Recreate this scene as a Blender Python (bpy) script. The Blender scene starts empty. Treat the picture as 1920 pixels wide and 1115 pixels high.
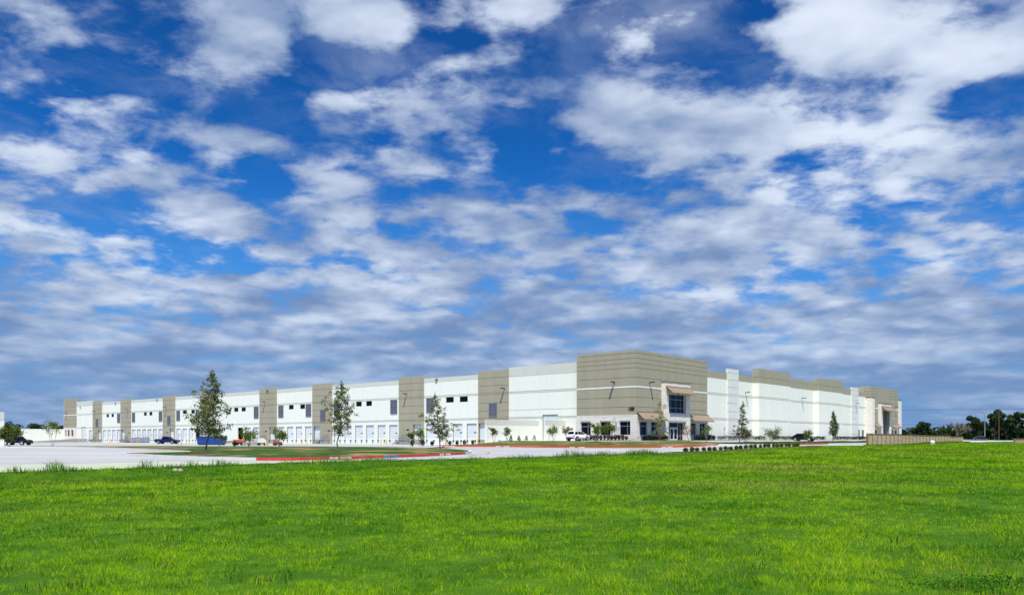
import bpy, bmesh, math, random
import numpy as np
from mathutils import Vector, Matrix

C = bpy.context.scene.collection
scene = bpy.context.scene
R = math.radians

# ------------------------------------------------------------------ camera
EYE = 1.6                                  # the lens is 1.6 m above the grass it stands on
cam_data = bpy.data.cameras.new('camera')
cam_data.sensor_width = 36
cam_data.lens = 36 * 1475 / 1920
cam_data.shift_y = 264.5 / 1920
cam_data.clip_start = 0.1
cam_data.clip_end = 9000
cam = bpy.data.objects.new('camera', cam_data)
cam.location = (0, 0, EYE)
cam.rotation_euler = (R(90), 0, 0)
C.objects.link(cam)
scene.camera = cam

# ------------------------------------------------------------------ exposure
scene.view_settings.view_transform = 'Standard'
scene.view_settings.look = 'None'
scene.view_settings.gamma = 1
scene.view_settings.exposure = 0.35
scene.view_settings.use_curve_mapping = False

# ------------------------------------------------------------------ sky with a broken cloud layer
SUN_ELEV, SUN_AZ = 63.0, 180.0 + 2.0       # azimuth measured clockwise from +Y; the sun stands behind the camera
# cloud banks and clear gaps of the layer: centre and half-axes on the layer plane (layer height = 1), strength
BANKS = [(-0.976, 2.53, 0.113, 0.124, 1.2), (-0.854, 2.609, 0.089, 0.147, 1.1), (-0.933, 2.103, 0.128, 0.087, 0.8),
         (-0.634, 2.163, 0.073, 0.165, 0.6), (-0.786, 2.304, 0.143, 0.081, 0.5), (-1.148, 2.246, 0.135, 0.154, 0.5),
         (-0.37, 2.154, 0.074, 0.072, 0.9), (-0.37, 2.46, 0.099, 0.132, 0.8), (-0.126, 2.418, 0.126, 0.128, 1.0),
         (-0.012, 2.156, 0.086, 0.165, 0.7), (-0.237, 2.081, 0.107, 0.077, 0.6), (0.903, 2.118, 0.316, 0.122, 2.3),
         (1.089, 2.187, 0.163, 0.083, 1.2), (0.656, 2.193, 0.11, 0.085, 1.2), (0.367, 2.207, 0.113, 0.118, 0.8),
         (0.681, 2.542, 0.353, 0.168, 1.5), (0.251, 2.548, 0.103, 0.141, 0.9), (0.572, 2.86, 0.326, 0.14, 0.7),
         (1.193, 2.663, 0.312, 0.213, 0.9), (-1.26, 2.523, 0.152, 0.164, 0.6), (-1.507, 2.808, 0.169, 0.201, 0.7),
         (-1.645, 3.161, 0.192, 0.189, 0.7), (-0.462, 2.906, 0.119, 0.145, 1.0), (-0.28, 2.812, 0.148, 0.102, 0.9),
         (-0.678, 3.165, 0.149, 0.128, 0.9), (-0.134, 3.225, 0.192, 0.177, 1.0), (-0.618, 2.986, 0.139, 0.084, 0.9),
         (-1.074, 2.92, 0.091, 0.127, 0.8), (-0.977, 3.145, 0.145, 0.105, 0.8), (0.149, 3.138, 0.222, 0.147, 0.7),
         (1.236, 3.211, 0.518, 0.218, 0.8), (-0.57, 3.621, 0.284, 0.193, 0.9), (0.742, 3.341, 0.384, 0.189, 0.8),
         (1.723, 3.19, 0.168, 0.214, 0.9), (-1.313, 2.834, 0.078, 0.068, 0.9), (-1.069, 3.524, 0.124, 0.062, 0.5),
         (-0.139, 2.207, 0.063, 0.097, -1.2), (0.08, 2.332, 0.121, 0.168, -1.3), (0.094, 2.687, 0.109, 0.156, -1.2),
         (-0.597, 2.626, 0.091, 0.21, -1.1), (-0.506, 2.103, 0.047, 0.098, -1.0), (0.505, 2.078, 0.081, 0.042, -1.3),
         (-0.779, 2.872, 0.066, 0.141, -1.1), (-1.346, 3.235, 0.165, 0.199, -1.0), (-1.222, 3.58, 0.315, 0.134, -1.1),
         (0.043, 2.924, 0.077, 0.147, -0.9), (1.235, 2.279, 0.073, 0.079, -1.1), (1.254, 2.407, 0.09, 0.05, -0.9),
         (-0.405, 3.169, 0.066, 0.171, -1.0), (0.347, 3.238, 0.134, 0.089, -1.1), (-1.016, 2.332, 0.116, 0.035, -0.8),
         (-0.432, 2.341, 0.067, 0.06, -0.8), (0.526, 2.395, 0.102, 0.07, -1.1), (-0.39, 3.424, 0.092, 0.173, -0.9),
         (-1.148, 2.131, 0.069, 0.049, -0.7), (-0.717, 2.468, 0.084, 0.159, -0.6), (-1.21, 2.764, 0.092, 0.098, -0.4),
         (0.582, 3.069, 0.178, 0.06, -0.7), (1.181, 3.086, 0.103, 0.056, -0.6)]

def build_world():
    w = bpy.data.worlds.new('World')
    scene.world = w
    w.use_nodes = True
    nt = w.node_tree
    N, L = nt.nodes, nt.links
    N.clear()

    def node(kind, **kw):
        n = N.new(kind)
        for k, v in kw.items():
            setattr(n, k, v)
        return n

    def plug(sock, v):
        if isinstance(v, bpy.types.NodeSocket):
            L.new(v, sock)
        else:
            sock.default_value = v

    def m(op, a, b=None, c=None, clamp=False):
        n = node('ShaderNodeMath', operation=op, use_clamp=clamp)
        for i, v in enumerate((a, b, c)):
            if v is not None:
                plug(n.inputs[i], v)
        return n.outputs[0]

    def vm(op, a, b=None, c=None):
        n = node('ShaderNodeVectorMath', operation=op)
        for i, v in enumerate((a, b, c)):
            if v is not None:
                plug(n.inputs[i], v)
        return n.outputs['Value'] if op == 'DOT_PRODUCT' else n.outputs[0]

    def noise(vec, scale, detail, rough, dist=0.0, lac=2.0):
        n = node('ShaderNodeTexNoise', noise_dimensions='3D')
        plug(n.inputs['Vector'], vec)
        n.inputs['Scale'].default_value = scale
        n.inputs['Detail'].default_value = detail
        n.inputs['Roughness'].default_value = rough
        n.inputs['Distortion'].default_value = dist
        n.inputs['Lacunarity'].default_value = lac
        return n.outputs['Fac']

    def ss(x, a, b, lo=0.0, hi=1.0):
        n = node('ShaderNodeMapRange', interpolation_type='SMOOTHSTEP')
        plug(n.inputs[0], x)
        for i, v in ((1, a), (2, b), (3, lo), (4, hi)):
            plug(n.inputs[i], v)
        return n.outputs[0]

    def mix(f, a, b):
        n = node('ShaderNodeMix', data_type='RGBA')
        plug(n.inputs['Factor'], f)
        plug(n.inputs[6], a)
        plug(n.inputs[7], b)
        return n.outputs[2]

    def mixf(f, a, b):
        n = node('ShaderNodeMix', data_type='FLOAT')
        plug(n.inputs[0], f)
        plug(n.inputs[2], a)
        plug(n.inputs[3], b)
        return n.outputs[0]

    d = node('ShaderNodeTexCoord').outputs['Generated']
    sep = node('ShaderNodeSeparateXYZ')
    L.new(d, sep.inputs[0])
    el = m('MAXIMUM', sep.outputs[2], 0.0)
    inv = m('DIVIDE', 1.3, m('ADD', el, 0.17))
    inv_y = m('DIVIDE', 1.7, m('ADD', el, 0.235))   # clouds far off are seen from the side, not from below
    comb = node('ShaderNodeCombineXYZ')
    L.new(m('MULTIPLY', sep.outputs[0], inv), comb.inputs[0])
    L.new(m('MULTIPLY', sep.outputs[1], inv_y), comb.inputs[1])
    comb.inputs[2].default_value = 3.7
    p = comb.outputs[0]

    # banks and gaps
    wob = node('ShaderNodeTexNoise', noise_dimensions='3D')
    L.new(p, wob.inputs['Vector'])
    wob.inputs['Scale'].default_value = 3.2
    wob.inputs['Detail'].default_value = 3
    pw = vm('MULTIPLY_ADD', vm('SUBTRACT', wob.outputs['Color'], (0.5, 0.5, 0.5)), (0.22, 0.22, 0.0), p)
    acc = None
    for (cx, cy, rx, ry, amp) in BANKS:
        q = vm('MULTIPLY_ADD', pw, (1 / rx, 1 / ry, 0.0), (-cx / rx, -cy / ry, 0.0))
        k = m('MULTIPLY_ADD', vm('DOT_PRODUCT', q, q), -0.3, 1.0, clamp=True)
        k = m('MULTIPLY', k, k)
        acc = m('MULTIPLY', k, amp) if acc is None else m('MULTIPLY_ADD', k, amp, acc)
    banks = acc

    haze = ss(el, 0.05, 0.20, 1.0, 0.0)
    body = noise(pw, 2.9, 10, 0.58, 0.0)
    vor = node('ShaderNodeTexVoronoi', feature='SMOOTH_F1')
    wv = node('ShaderNodeTexNoise', noise_dimensions='3D')
    L.new(p, wv.inputs['Vector'])
    wv.inputs['Scale'].default_value = 5.5
    wv.inputs['Detail'].default_value = 4
    pv = vm('MULTIPLY_ADD', vm('SUBTRACT', wv.outputs['Color'], (0.5, 0.5, 0.5)), (0.30, 0.30, 0.0), p)
    L.new(pv, vor.inputs['Vector'])
    vor.inputs['Scale'].default_value = 4.8
    vor.inputs['Smoothness'].default_value = 0.7
    puff = m('MULTIPLY_ADD', vor.outputs['Distance'], -1.0, 0.42)
    fine = noise(vm('ADD', p, (7.3, 2.1, 0.0)), 7.5, 8, 0.60, 0.2)
    fine = m('MULTIPLY', m('SUBTRACT', fine, 0.5), m('MULTIPLY_ADD', haze, -0.9, 1.0))
    # detail melts away towards the horizon
    low = noise(vm('MULTIPLY', pw, (0.40, 1.0, 1.0)), 3.0, 7, 0.55, 0.2)
    body = mixf(haze, body, low)
    near = noise(vm('ADD', pw, (0.0, -0.11, 0.0)), 2.5, 3, 0.5, 0.0)
    soft = noise(pw, 2.5, 3, 0.5, 0.0)
    # the layer closes up with distance
    far = ss(vm_len(vm, p), 3.0, 3.8)
    dens = m('ADD', m('MULTIPLY_ADD', banks, 0.13, body), m('MULTIPLY_ADD', far, 0.20, -0.5))
    dens = m('ADD', dens, m('MULTIPLY', puff, m('MULTIPLY_ADD', haze, -0.40, 0.46)))
    dens = m('ADD', dens, m('MULTIPLY', fine, 0.60))
    cover = ss(dens, -0.12, 0.20)
    veil = noise(vm('ADD', pw, (3.1, 8.2, 0.0)), 2.8, 9, 0.62, 0.3)
    cover = m('MAXIMUM', cover, ss(veil, 0.46, 0.76, 0.0, 0.42))
    # thickness and the side that faces the sun set how bright a cloud is
    big = noise(vm('ADD', p, (1.1, 5.2, 0.0)), 1.5, 5, 0.5, 0.0)
    lit = m('ADD', m('MULTIPLY', m('SUBTRACT', soft, near), 1.5), m('MULTIPLY', banks, 0.26))
    lit = m('ADD', lit, m('MULTIPLY', puff, 0.6))
    lit = m('ADD', lit, m('MULTIPLY_ADD', big, 2.2, -1.1))
    lit = m('ADD', lit, m('MULTIPLY', fine, 0.6))
    lit = ss(lit, -0.50, 0.95)
    cloud = mix(lit, CLOUD_DARK, CLOUD_LIGHT)
    dist = ss(el, 0.0, 0.19, 1.0, 0.0)
    cloud = mix(m('MULTIPLY', dist, 0.64), cloud, CLOUD_FAR)

    sky = node('ShaderNodeTexSky', sky_type='NISHITA', sun_disc=False)
    sky.sun_elevation = R(SUN_ELEV)
    sky.sun_rotation = R(SUN_AZ)
    sky.altitude = 150
    sky.air_density = 1.0
    sky.dust_density = 0.4
    sky.ozone_density = 2.0
    tint = node('ShaderNodeMix', data_type='RGBA', blend_type='MULTIPLY')
    tint.inputs['Factor'].default_value = 1.0
    L.new(sky.outputs[0], tint.inputs[6])
    tint.inputs[7].default_value = SKY_TINT
    gam = node('ShaderNodeGamma')
    L.new(tint.outputs[2], gam.inputs['Color'])
    gam.inputs['Gamma'].default_value = 1.75
    blue = mix(ss(el, 0.0, 0.34, 0.95, 0.0), gam.outputs[0], SKY_LOW)
    allc = mix(m('MULTIPLY', cover, 0.97), blue, cloud)
    bg = node('ShaderNodeBackground')
    L.new(allc, bg.inputs['Color'])
    bg.inputs['Strength'].default_value = 0.12
    out = node('ShaderNodeOutputWorld')
    L.new(bg.outputs[0], out.inputs[0])
    w.cycles.sampling_method = 'MANUAL'
    w.cycles.sample_map_resolution = 512

def vm_len(vm, p):
    # distance along the layer from the point overhead
    return vm('DOT_PRODUCT', p, (0.0, 1.0, 0.0))

K = 1 / 0.12
CLOUD_LIGHT = (0.61 * K, 0.68 * K, 0.79 * K, 1)
CLOUD_DARK = (0.135 * K, 0.215 * K, 0.395 * K, 1)
CLOUD_FAR = (0.145 * K, 0.260 * K, 0.465 * K, 1)
SKY_TINT = (0.15, 0.372, 0.462, 1)
SKY_LOW = (0.105 * K, 0.245 * K, 0.52 * K, 1)
build_world()

# ------------------------------------------------------------------ sun
sun_data = bpy.data.lights.new('sun', 'SUN')
sun_data.energy = 5.0
sun_data.angle = R(0.53)
sun_data.color = (1.0, 0.96, 0.90)
sun = bpy.data.objects.new('sun', sun_data)
sun.rotation_euler = Vector((-0.06, 1.30, -2.60)).to_track_quat('-Z', 'Y').to_euler()
C.objects.link(sun)

# ------------------------------------------------------------------ mesh helpers
rng = np.random.default_rng(7)

class MB:
    """collects faces; build() links them as ONE mesh object"""
    def __init__(self):
        self.v, self.f, self.m = [], [], []
        self.cur = 0

    def quad(self, *p):
        n = len(self.v)
        self.v += [tuple(q) for q in p]
        self.f.append(tuple(range(n, n + len(p))))
        self.m.append(self.cur)
        return self

    def box(self, x0, x1, y0, y1, z0, z1):
        n = len(self.v)
        self.v += [(x, y, z) for z in (z0, z1) for y in (y0, y1) for x in (x0, x1)]
        for f in ((0, 2, 3, 1), (4, 5, 7, 6), (0, 1, 5, 4), (2, 6, 7, 3), (0, 4, 6, 2), (1, 3, 7, 5)):
            self.f.append(tuple(n + i for i in f))
            self.m.append(self.cur)
        return self

    def prism(self, poly, y0, y1, y0b=None):
        """poly = outline in (x, z), extruded along y"""
        n, k = len(self.v), len(poly)
        self.v += [(x, y0, z) for x, z in poly] + [(x, y1, z) for x, z in poly]
        self.f.append(tuple(range(n, n + k)))
        self.f.append(tuple(range(n + 2 * k - 1, n + k - 1, -1)))
        for i in range(k):
            j = (i + 1) % k
            self.f.append((n + j, n + i, n + k + i, n + k + j))
        self.m += [self.cur] * (k + 2)
        return self

    def tube(self, a, b, r0, r1=None, n=8, caps=True):
        r1 = r0 if r1 is None else r1
        a, b = Vector(a), Vector(b)
        d = (b - a).normalized()
        s = d.orthogonal().normalized()
        t = d.cross(s)
        k = len(self.v)
        for c, r in ((a, r0), (b, r1)):
            for i in range(n):
                w = 2 * math.pi * i / n
                self.v.append(tuple(c + (s * math.cos(w) + t * math.sin(w)) * r))
        for i in range(n):
            j = (i + 1) % n
            self.f.append((k + i, k + j, k + n + j, k + n + i))
            self.m.append(self.cur)
        if caps:
            self.f.append(tuple(range(k + n - 1, k - 1, -1)))
            self.f.append(tuple(range(k + n, k + 2 * n)))
            self.m += [self.cur] * 2
        return self

    def path(self, pts, radii, n=6):
        for i in range(len(pts) - 1):
            self.tube(pts[i], pts[i + 1], radii[i], radii[i + 1], n, caps=(i == len(pts) - 2))
        return self

    def mesh(self, name, mats, smooth=False, bevel=0.0):
        me = bpy.data.meshes.new(name)
        me.from_pydata(self.v, [], self.f)
        for m_ in (mats if isinstance(mats, (list, tuple)) else [mats]):
            me.materials.append(m_)
        if isinstance(mats, (list, tuple)) and len(mats) > 1:
            me.polygons.foreach_set('material_index', self.m)
        if bevel:
            b = bmesh.new()
            b.from_mesh(me)
            bmesh.ops.remove_doubles(b, verts=b.verts, dist=1e-4)
            bmesh.ops.recalc_face_normals(b, faces=b.faces)
            es = [e for e in b.edges if len(e.link_faces) == 2 and e.calc_face_angle(0) > 0.25]
            bmesh.ops.bevel(b, geom=es, offset=bevel, segments=2, profile=0.6, affect='EDGES', clamp_overlap=True)
            b.to_mesh(me)
            b.free()
        if smooth:
            me.polygons.foreach_set('use_smooth', [True] * len(me.polygons))
        me.update()
        return me

    def build(self, name, mats, parent=None, smooth=False, bevel=0.0, loc=None):
        o = bpy.data.objects.new(name, self.mesh(name, mats, smooth, bevel))
        C.objects.link(o)
        if parent is not None:
            o.parent = parent
        if loc is not None:
            o.location = loc
        return o


def tag(o, label=None, cat=None, group=None, kind=None):
    if label: o['label'] = label
    if cat: o['category'] = cat
    if group: o['group'] = group
    if kind: o['kind'] = kind
    return o

def thing(name, label, cat, loc=(0, 0, 0), rz=0.0, group=None):
    o = bpy.data.objects.new(name, None)
    o.empty_display_size = 0.3
    C.objects.link(o)
    o.location = loc
    o.rotation_euler = (0, 0, rz)
    return tag(o, label, cat, group)

def link(name, me, parent=None, loc=None, rz=None):
    o = bpy.data.objects.new(name, me)
    C.objects.link(o)
    if parent is not None: o.parent = parent
    if loc is not None: o.location = loc
    if rz is not None: o.rotation_euler = (0, 0, rz)
    return o

def copy_tree(o, parent=None):
    c = o.copy()
    C.objects.link(c)
    if parent is not None: c.parent = parent
    for ch in list(o.children):
        copy_tree(ch, c)
    return c

ORD = ('first second third fourth fifth sixth seventh eighth ninth tenth eleventh twelfth thirteenth fourteenth fifteenth '
       'sixteenth seventeenth eighteenth nineteenth twentieth twenty-first twenty-second twenty-third twenty-fourth '
       'twenty-fifth twenty-sixth twenty-seventh twenty-eighth').split()

# ------------------------------------------------------------------ materials
def mat(name, col, rough=0.7, metal=0.0, spec=0.4, var=0.0, scale=3.0, detail=5, bump=0.0, bscale=None, coat=0.0, col2=None,
        trans=0.0, stretch=None):
    m_ = bpy.data.materials.new(name)
    m_.use_nodes = True
    nt = m_.node_tree
    b = nt.nodes['Principled BSDF']
    b.inputs['Roughness'].default_value = rough
    b.inputs['Metallic'].default_value = metal
    b.inputs['Specular IOR Level'].default_value = spec
    b.inputs['Coat Weight'].default_value = coat
    c = tuple(col) + (1,)
    b.inputs['Base Color'].default_value = c
    if var or bump or col2:
        tc = nt.nodes.new('ShaderNodeTexCoord')
        src = tc.outputs['Object']
        if stretch:
            mp = nt.nodes.new('ShaderNodeMapping')
            mp.inputs['Scale'].default_value = stretch
            nt.links.new(src, mp.inputs[0])
            src = mp.outputs[0]
    if var or col2:
        nz = nt.nodes.new('ShaderNodeTexNoise')
        nz.inputs['Scale'].default_value = scale
        nz.inputs['Detail'].default_value = detail
        nz.inputs['Roughness'].default_value = 0.6
        nt.links.new(src, nz.inputs['Vector'])
        rp = nt.nodes.new('ShaderNodeValToRGB')
        rp.color_ramp.elements[0].position = 0.3
        rp.color_ramp.elements[1].position = 0.7
        if col2:
            e0, e1 = c, tuple(col2) + (1,)
        else:
            e0 = tuple(x * (1 - var) for x in col) + (1,)
            e1 = tuple(min(1, x * (1 + var)) for x in col) + (1,)
        rp.color_ramp.elements[0].color = e0
        rp.color_ramp.elements[1].color = e1
        nt.links.new(nz.outputs['Fac'], rp.inputs[0])
        nt.links.new(rp.outputs[0], b.inputs['Base Color'])
    if bump:
        bn = nt.nodes.new('ShaderNodeTexNoise')
        bn.inputs['Scale'].default_value = bscale or scale * 4
        bn.inputs['Detail'].default_value = 6
        nt.links.new(src, bn.inputs['Vector'])
        bp = nt.nodes.new('ShaderNodeBump')
        bp.inputs['Strength'].default_value = bump
        bp.inputs['Distance'].default_value = 0.05
        nt.links.new(bn.outputs['Fac'], bp.inputs['Height'])
        nt.links.new(bp.outputs[0], b.inputs['Normal'])
    return m_

def leaf_mat(name, dark, light, scale=1.2, trans=0.3, attr=None, third=None):
    """leaves or blades: colour wanders in clumps (and per blade with an attribute); part of the light passes through"""
    m_ = bpy.data.materials.new(name)
    m_.use_nodes = True
    nt = m_.node_tree
    N, L = nt.nodes, nt.links
    b = N['Principled BSDF']
    b.inputs['Roughness'].default_value = 0.55
    b.inputs['Specular IOR Level'].default_value = 0.06
    tc = N.new('ShaderNodeTexCoord')
    nz = N.new('ShaderNodeTexNoise')
    nz.inputs['Scale'].default_value = scale
    nz.inputs['Detail'].default_value = 4
    L.new(tc.outputs['Object'], nz.inputs['Vector'])
    fac = nz.outputs['Fac']
    rp = N.new('ShaderNodeValToRGB')
    rp.color_ramp.elements[0].position = 0.34
    rp.color_ramp.elements[1].position = 0.66
    rp.color_ramp.elements[0].color = tuple(dark) + (1,)
    rp.color_ramp.elements[1].color = tuple(light) + (1,)
    if attr:
        at = N.new('ShaderNodeAttribute')
        at.attribute_name = attr
        sp = N.new('ShaderNodeSeparateColor')
        L.new(at.outputs['Color'], sp.inputs[0])
        ma = N.new('ShaderNodeMath')
        ma.operation = 'MULTIPLY_ADD'
        L.new(sp.outputs[0], ma.inputs[0])
        ma.inputs[1].default_value = 0.42
        ma2 = N.new('ShaderNodeMath')
        ma2.operation = 'SUBTRACT'
        L.new(nz.outputs['Fac'], ma2.inputs[0])
        ma2.inputs[1].default_value = 0.21
        L.new(ma2.outputs[0], ma.inputs[2])
        fac = ma.outputs[0]
    L.new(fac, rp.inputs[0])
    col = rp.outputs[0]
    if third:
        mx = N.new('ShaderNodeMix')
        mx.data_type = 'RGBA'
        L.new(sp.outputs[1], mx.inputs['Factor'])
        L.new(col, mx.inputs[6])
        mx.inputs[7].default_value = tuple(third) + (1,)
        col = mx.outputs[2]
    L.new(col, b.inputs['Base Color'])
    tr = N.new('ShaderNodeBsdfTranslucent')
    L.new(col, tr.inputs['Color'])
    ms = N.new('ShaderNodeMixShader')
    ms.inputs[0].default_value = trans
    L.new(b.outputs[0], ms.inputs[1])
    L.new(tr.outputs[0], ms.inputs[2])
    L.new(ms.outputs[0], N['Material Output'].inputs[0])
    return m_

M = dict(
    white=mat('white_painted_concrete', (0.815, 0.830, 0.720), 0.75, var=0.03, scale=0.7, bump=0.12, bscale=5, stretch=(1, 1, 0.10)),
    cap=mat('pale_grey_painted_concrete', (0.60, 0.615, 0.525), 0.75, var=0.03, scale=0.4, bump=0.1, bscale=5),
    band=mat('band_grey_paint', (0.65, 0.665, 0.565), 0.75, var=0.03, scale=0.4),
    taupe=mat('taupe_painted_concrete', (0.350, 0.326, 0.230), 0.8, var=0.06, scale=0.7, bump=0.12, bscale=5, stretch=(1, 1, 0.10)),
    pilaster=mat('pale_pilaster_concrete', (0.70, 0.71, 0.64), 0.75, var=0.03, scale=0.5),
    stone=mat('pale_limestone', (0.76, 0.70, 0.61), 0.85, col2=(0.84, 0.79, 0.71), scale=1.7, detail=3, bump=0.3, bscale=9),
    mortar=mat('mortar', (0.64, 0.58, 0.51), 0.9),
    door=mat('white_door_paint', (0.70, 0.735, 0.735), 0.45, var=0.02, scale=0.8),
    dark=mat('black_rubber', (0.018, 0.018, 0.02), 0.7),
    frame=mat('clear_anodised_frame', (0.42, 0.46, 0.50), 0.35, metal=0.6),
    glass=mat('dark_tinted_glass', (0.003, 0.0045, 0.011), 0.05, spec=0.13),
    louver=mat('blue_grey_louver', (0.19, 0.20, 0.24), 0.5, metal=0.2),
    steel=mat('galvanised_steel', (0.36, 0.39, 0.42), 0.45, metal=0.6, var=0.1, scale=4),
    bronze=mat('dark_bronze_metal', (0.045, 0.04, 0.035), 0.45, metal=0.5),
    canvas=mat('tan_awning_metal', (0.25, 0.19, 0.128), 0.6, var=0.04, scale=1.5),
    coping=mat('brown_coping', (0.24, 0.17, 0.11), 0.6),
    concrete=mat('concrete_pavement', (0.27, 0.272, 0.27), 0.85, col2=(0.47, 0.47, 0.46), scale=0.12, detail=9, bump=0.08, bscale=6, stretch=(0.35, 1.6, 1)),
    walk=mat('pale_walk_concrete', (0.60, 0.595, 0.57), 0.85, var=0.06, scale=0.7, bump=0.1),
    kerb=mat('kerb_concrete', (0.62, 0.615, 0.59), 0.85, var=0.08, scale=1.5),
    redpaint=mat('red_kerb_paint', (0.60, 0.020, 0.024), 0.6, col2=(0.50, 0.075, 0.065), scale=2.2, detail=9),
    bluepaint=mat('blue_marker_paint', (0.03, 0.22, 0.60), 0.5),
    whitepaint=mat('white_stencil_paint', (0.80, 0.79, 0.78), 0.6),
    yellow=mat('yellow_bollard_paint', (0.70, 0.37, 0.004), 0.45, var=0.05, scale=4),
    grey_conc=mat('grey_ramp_concrete', (0.30, 0.29, 0.275), 0.85, var=0.12, scale=0.8, bump=0.1),
    tan=mat('tan_block', (0.43, 0.32, 0.185), 0.9, col2=(0.60, 0.465, 0.285), scale=3.5, detail=3, bump=0.5, bscale=7),
    tancap=mat('brown_block_cap', (0.235, 0.155, 0.08), 0.85, var=0.15, scale=3),
    black=mat('black_car_paint', (0.004, 0.004, 0.005), 0.3, spec=0.2, coat=0.12),
    blue=mat('blue_car_paint', (0.004, 0.010, 0.075), 0.28, spec=0.25, coat=0.25),
    carwhite=mat('white_car_paint', (0.78, 0.79, 0.79), 0.25, coat=0.6),
    greycar=mat('slate_car_paint', (0.012, 0.014, 0.022), 0.35, spec=0.2, coat=0.1),
    tyre=mat('tyre_rubber', (0.012, 0.012, 0.013), 0.85),
    rim=mat('alloy_rim', (0.45, 0.46, 0.47), 0.3, metal=0.8),
    trim=mat('dark_plastic_trim', (0.02, 0.02, 0.022), 0.6),
    redlamp=mat('red_tail_lamp', (0.42, 0.012, 0.012), 0.25, coat=0.5),
    headlamp=mat('clear_head_lamp', (0.6, 0.62, 0.65), 0.12, spec=0.6),
    dumpster=mat('blue_dumpster_paint', (0.010, 0.055, 0.24), 0.5, var=0.15, scale=2.0),
    orange=mat('orange_red_paint', (0.50, 0.075, 0.022), 0.5, var=0.1, scale=3),
    wood=mat('grey_weathered_wood', (0.33, 0.29, 0.25), 0.9, var=0.2, scale=4),
    brownwood=mat('brown_timber', (0.10, 0.055, 0.03), 0.9, var=0.2, scale=3),
    palestone=mat('dull_pale_stone', (0.30, 0.275, 0.21), 0.9, var=0.25, scale=9),
    wrap=mat('blue_grey_plastic_wrap', (0.26, 0.30, 0.38), 0.4, var=0.3, scale=3),
    mulch=mat('brown_mulch', (0.075, 0.045, 0.03), 0.95, var=0.4, scale=8, bump=0.8, bscale=20),
    dirt=mat('turned_brown_soil', (0.10, 0.07, 0.045), 0.95, var=0.35, scale=1.2, bump=0.8, bscale=5),
    bark=mat('grey_brown_bark', (0.14, 0.11, 0.085), 0.9, var=0.3, scale=7, bump=0.4),
    palebark=mat('pale_smooth_bark', (0.30, 0.25, 0.20), 0.85, var=0.2, scale=7),
    polewood=mat('brown_pole_wood', (0.09, 0.05, 0.03), 0.9, var=0.2, scale=3),
    inside=mat('interior_grey', (0.05, 0.05, 0.05), 0.9),
    roof=mat('white_roof_membrane', (0.6, 0.6, 0.6), 0.8, var=0.05, scale=0.2),
    verge=mat('pale_green_dusted_concrete', (0.33, 0.38, 0.25), 0.9, col2=(0.44, 0.47, 0.36), scale=0.9, detail=7, bump=0.15),
)
LEAF = dict(
    oak=leaf_mat('live_oak_leaves', (0.075, 0.110, 0.028), (0.225, 0.270, 0.080), 1.1, 0.40),
    pale=leaf_mat('pale_willowy_leaves', (0.20, 0.22, 0.08), (0.36, 0.36, 0.16), 1.1, 0.35),
    myrtle=leaf_mat('crape_myrtle_leaves', (0.060, 0.105, 0.016), (0.18, 0.245, 0.04), 2.2, 0.3),
    redmyrtle=leaf_mat('reddish_new_leaves', (0.08, 0.055, 0.02), (0.17, 0.12, 0.045), 2.2, 0.3),
    shrub=leaf_mat('shrub_leaves', (0.042, 0.080, 0.014), (0.135, 0.19, 0.035), 3.0, 0.2),
    hedge=leaf_mat('dark_hedge_leaves', (0.016, 0.026, 0.011), (0.042, 0.058, 0.024), 1.5, 0.15),
    far=leaf_mat('far_tree_leaves', (0.018, 0.036, 0.011), (0.058, 0.094, 0.028), 0.22, 0.15),
    farpale=leaf_mat('far_open_tree_leaves', (0.020, 0.036, 0.018), (0.055, 0.080, 0.035), 0.3, 0.2),
)

# ------------------------------------------------------------------ the site: a frame on the building corner
CX, CY = 20.9, 133.0          # the near corner of the warehouse
SX, SY = 0.657, 0.754         # along the right-hand face; the left-hand face runs along (-SY, SX)
SITE_RZ = math.atan2(SY, SX)

def site(u, s, rel=0.0):
    """u along the dock face, s along the office face, both from the near corner; rel = height over eye level"""
    return (CX - SY * u + SX * s, CY + SX * u + SY * s, rel + EYE)

def to_us(X, Y):
    dx, dy = X - CX, Y - CY
    return -SY * dx + SX * dy, SX * dx + SY * dy

def sst(x, a, b):
    t = np.clip((x - a) / (b - a), 0, 1)
    return t * t * (3 - 2 * t)

def lvl(X, Y):
    """paved level over eye level: the court and the drives are low, the pad at the office corner is raised"""
    X, Y = np.asarray(X, float), np.asarray(Y, float)
    u, s = to_us(X, Y)
    m1 = 1 - sst(u, 17, 30)
    qa = np.clip(-s - 5, 0, None) / 23.0
    qb = np.clip(-u - 3, 0, None) / 30.0
    m2 = 1 - sst(np.hypot(qa, qb), 0, 1)
    z = -1.25 + 0.93 * m1 * m2
    z = z + 0.05 * (1 - sst(Y, 60, 120))
    z = z + 0.22 * np.exp(-((X + 5) / 7.5) ** 2 - ((Y - 110) / 9.0) ** 2)
    return z

def edge_u(s):
    """where the field meets the drive"""
    s = np.asarray(s, float)
    return -37.6 - 2.6 * sst(-s, 88, 104) + 1.2 * np.sin(s * 0.11) * (1 - sst(s, -20, 0)) + 6.6 * sst(s, 3, 13)

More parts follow.
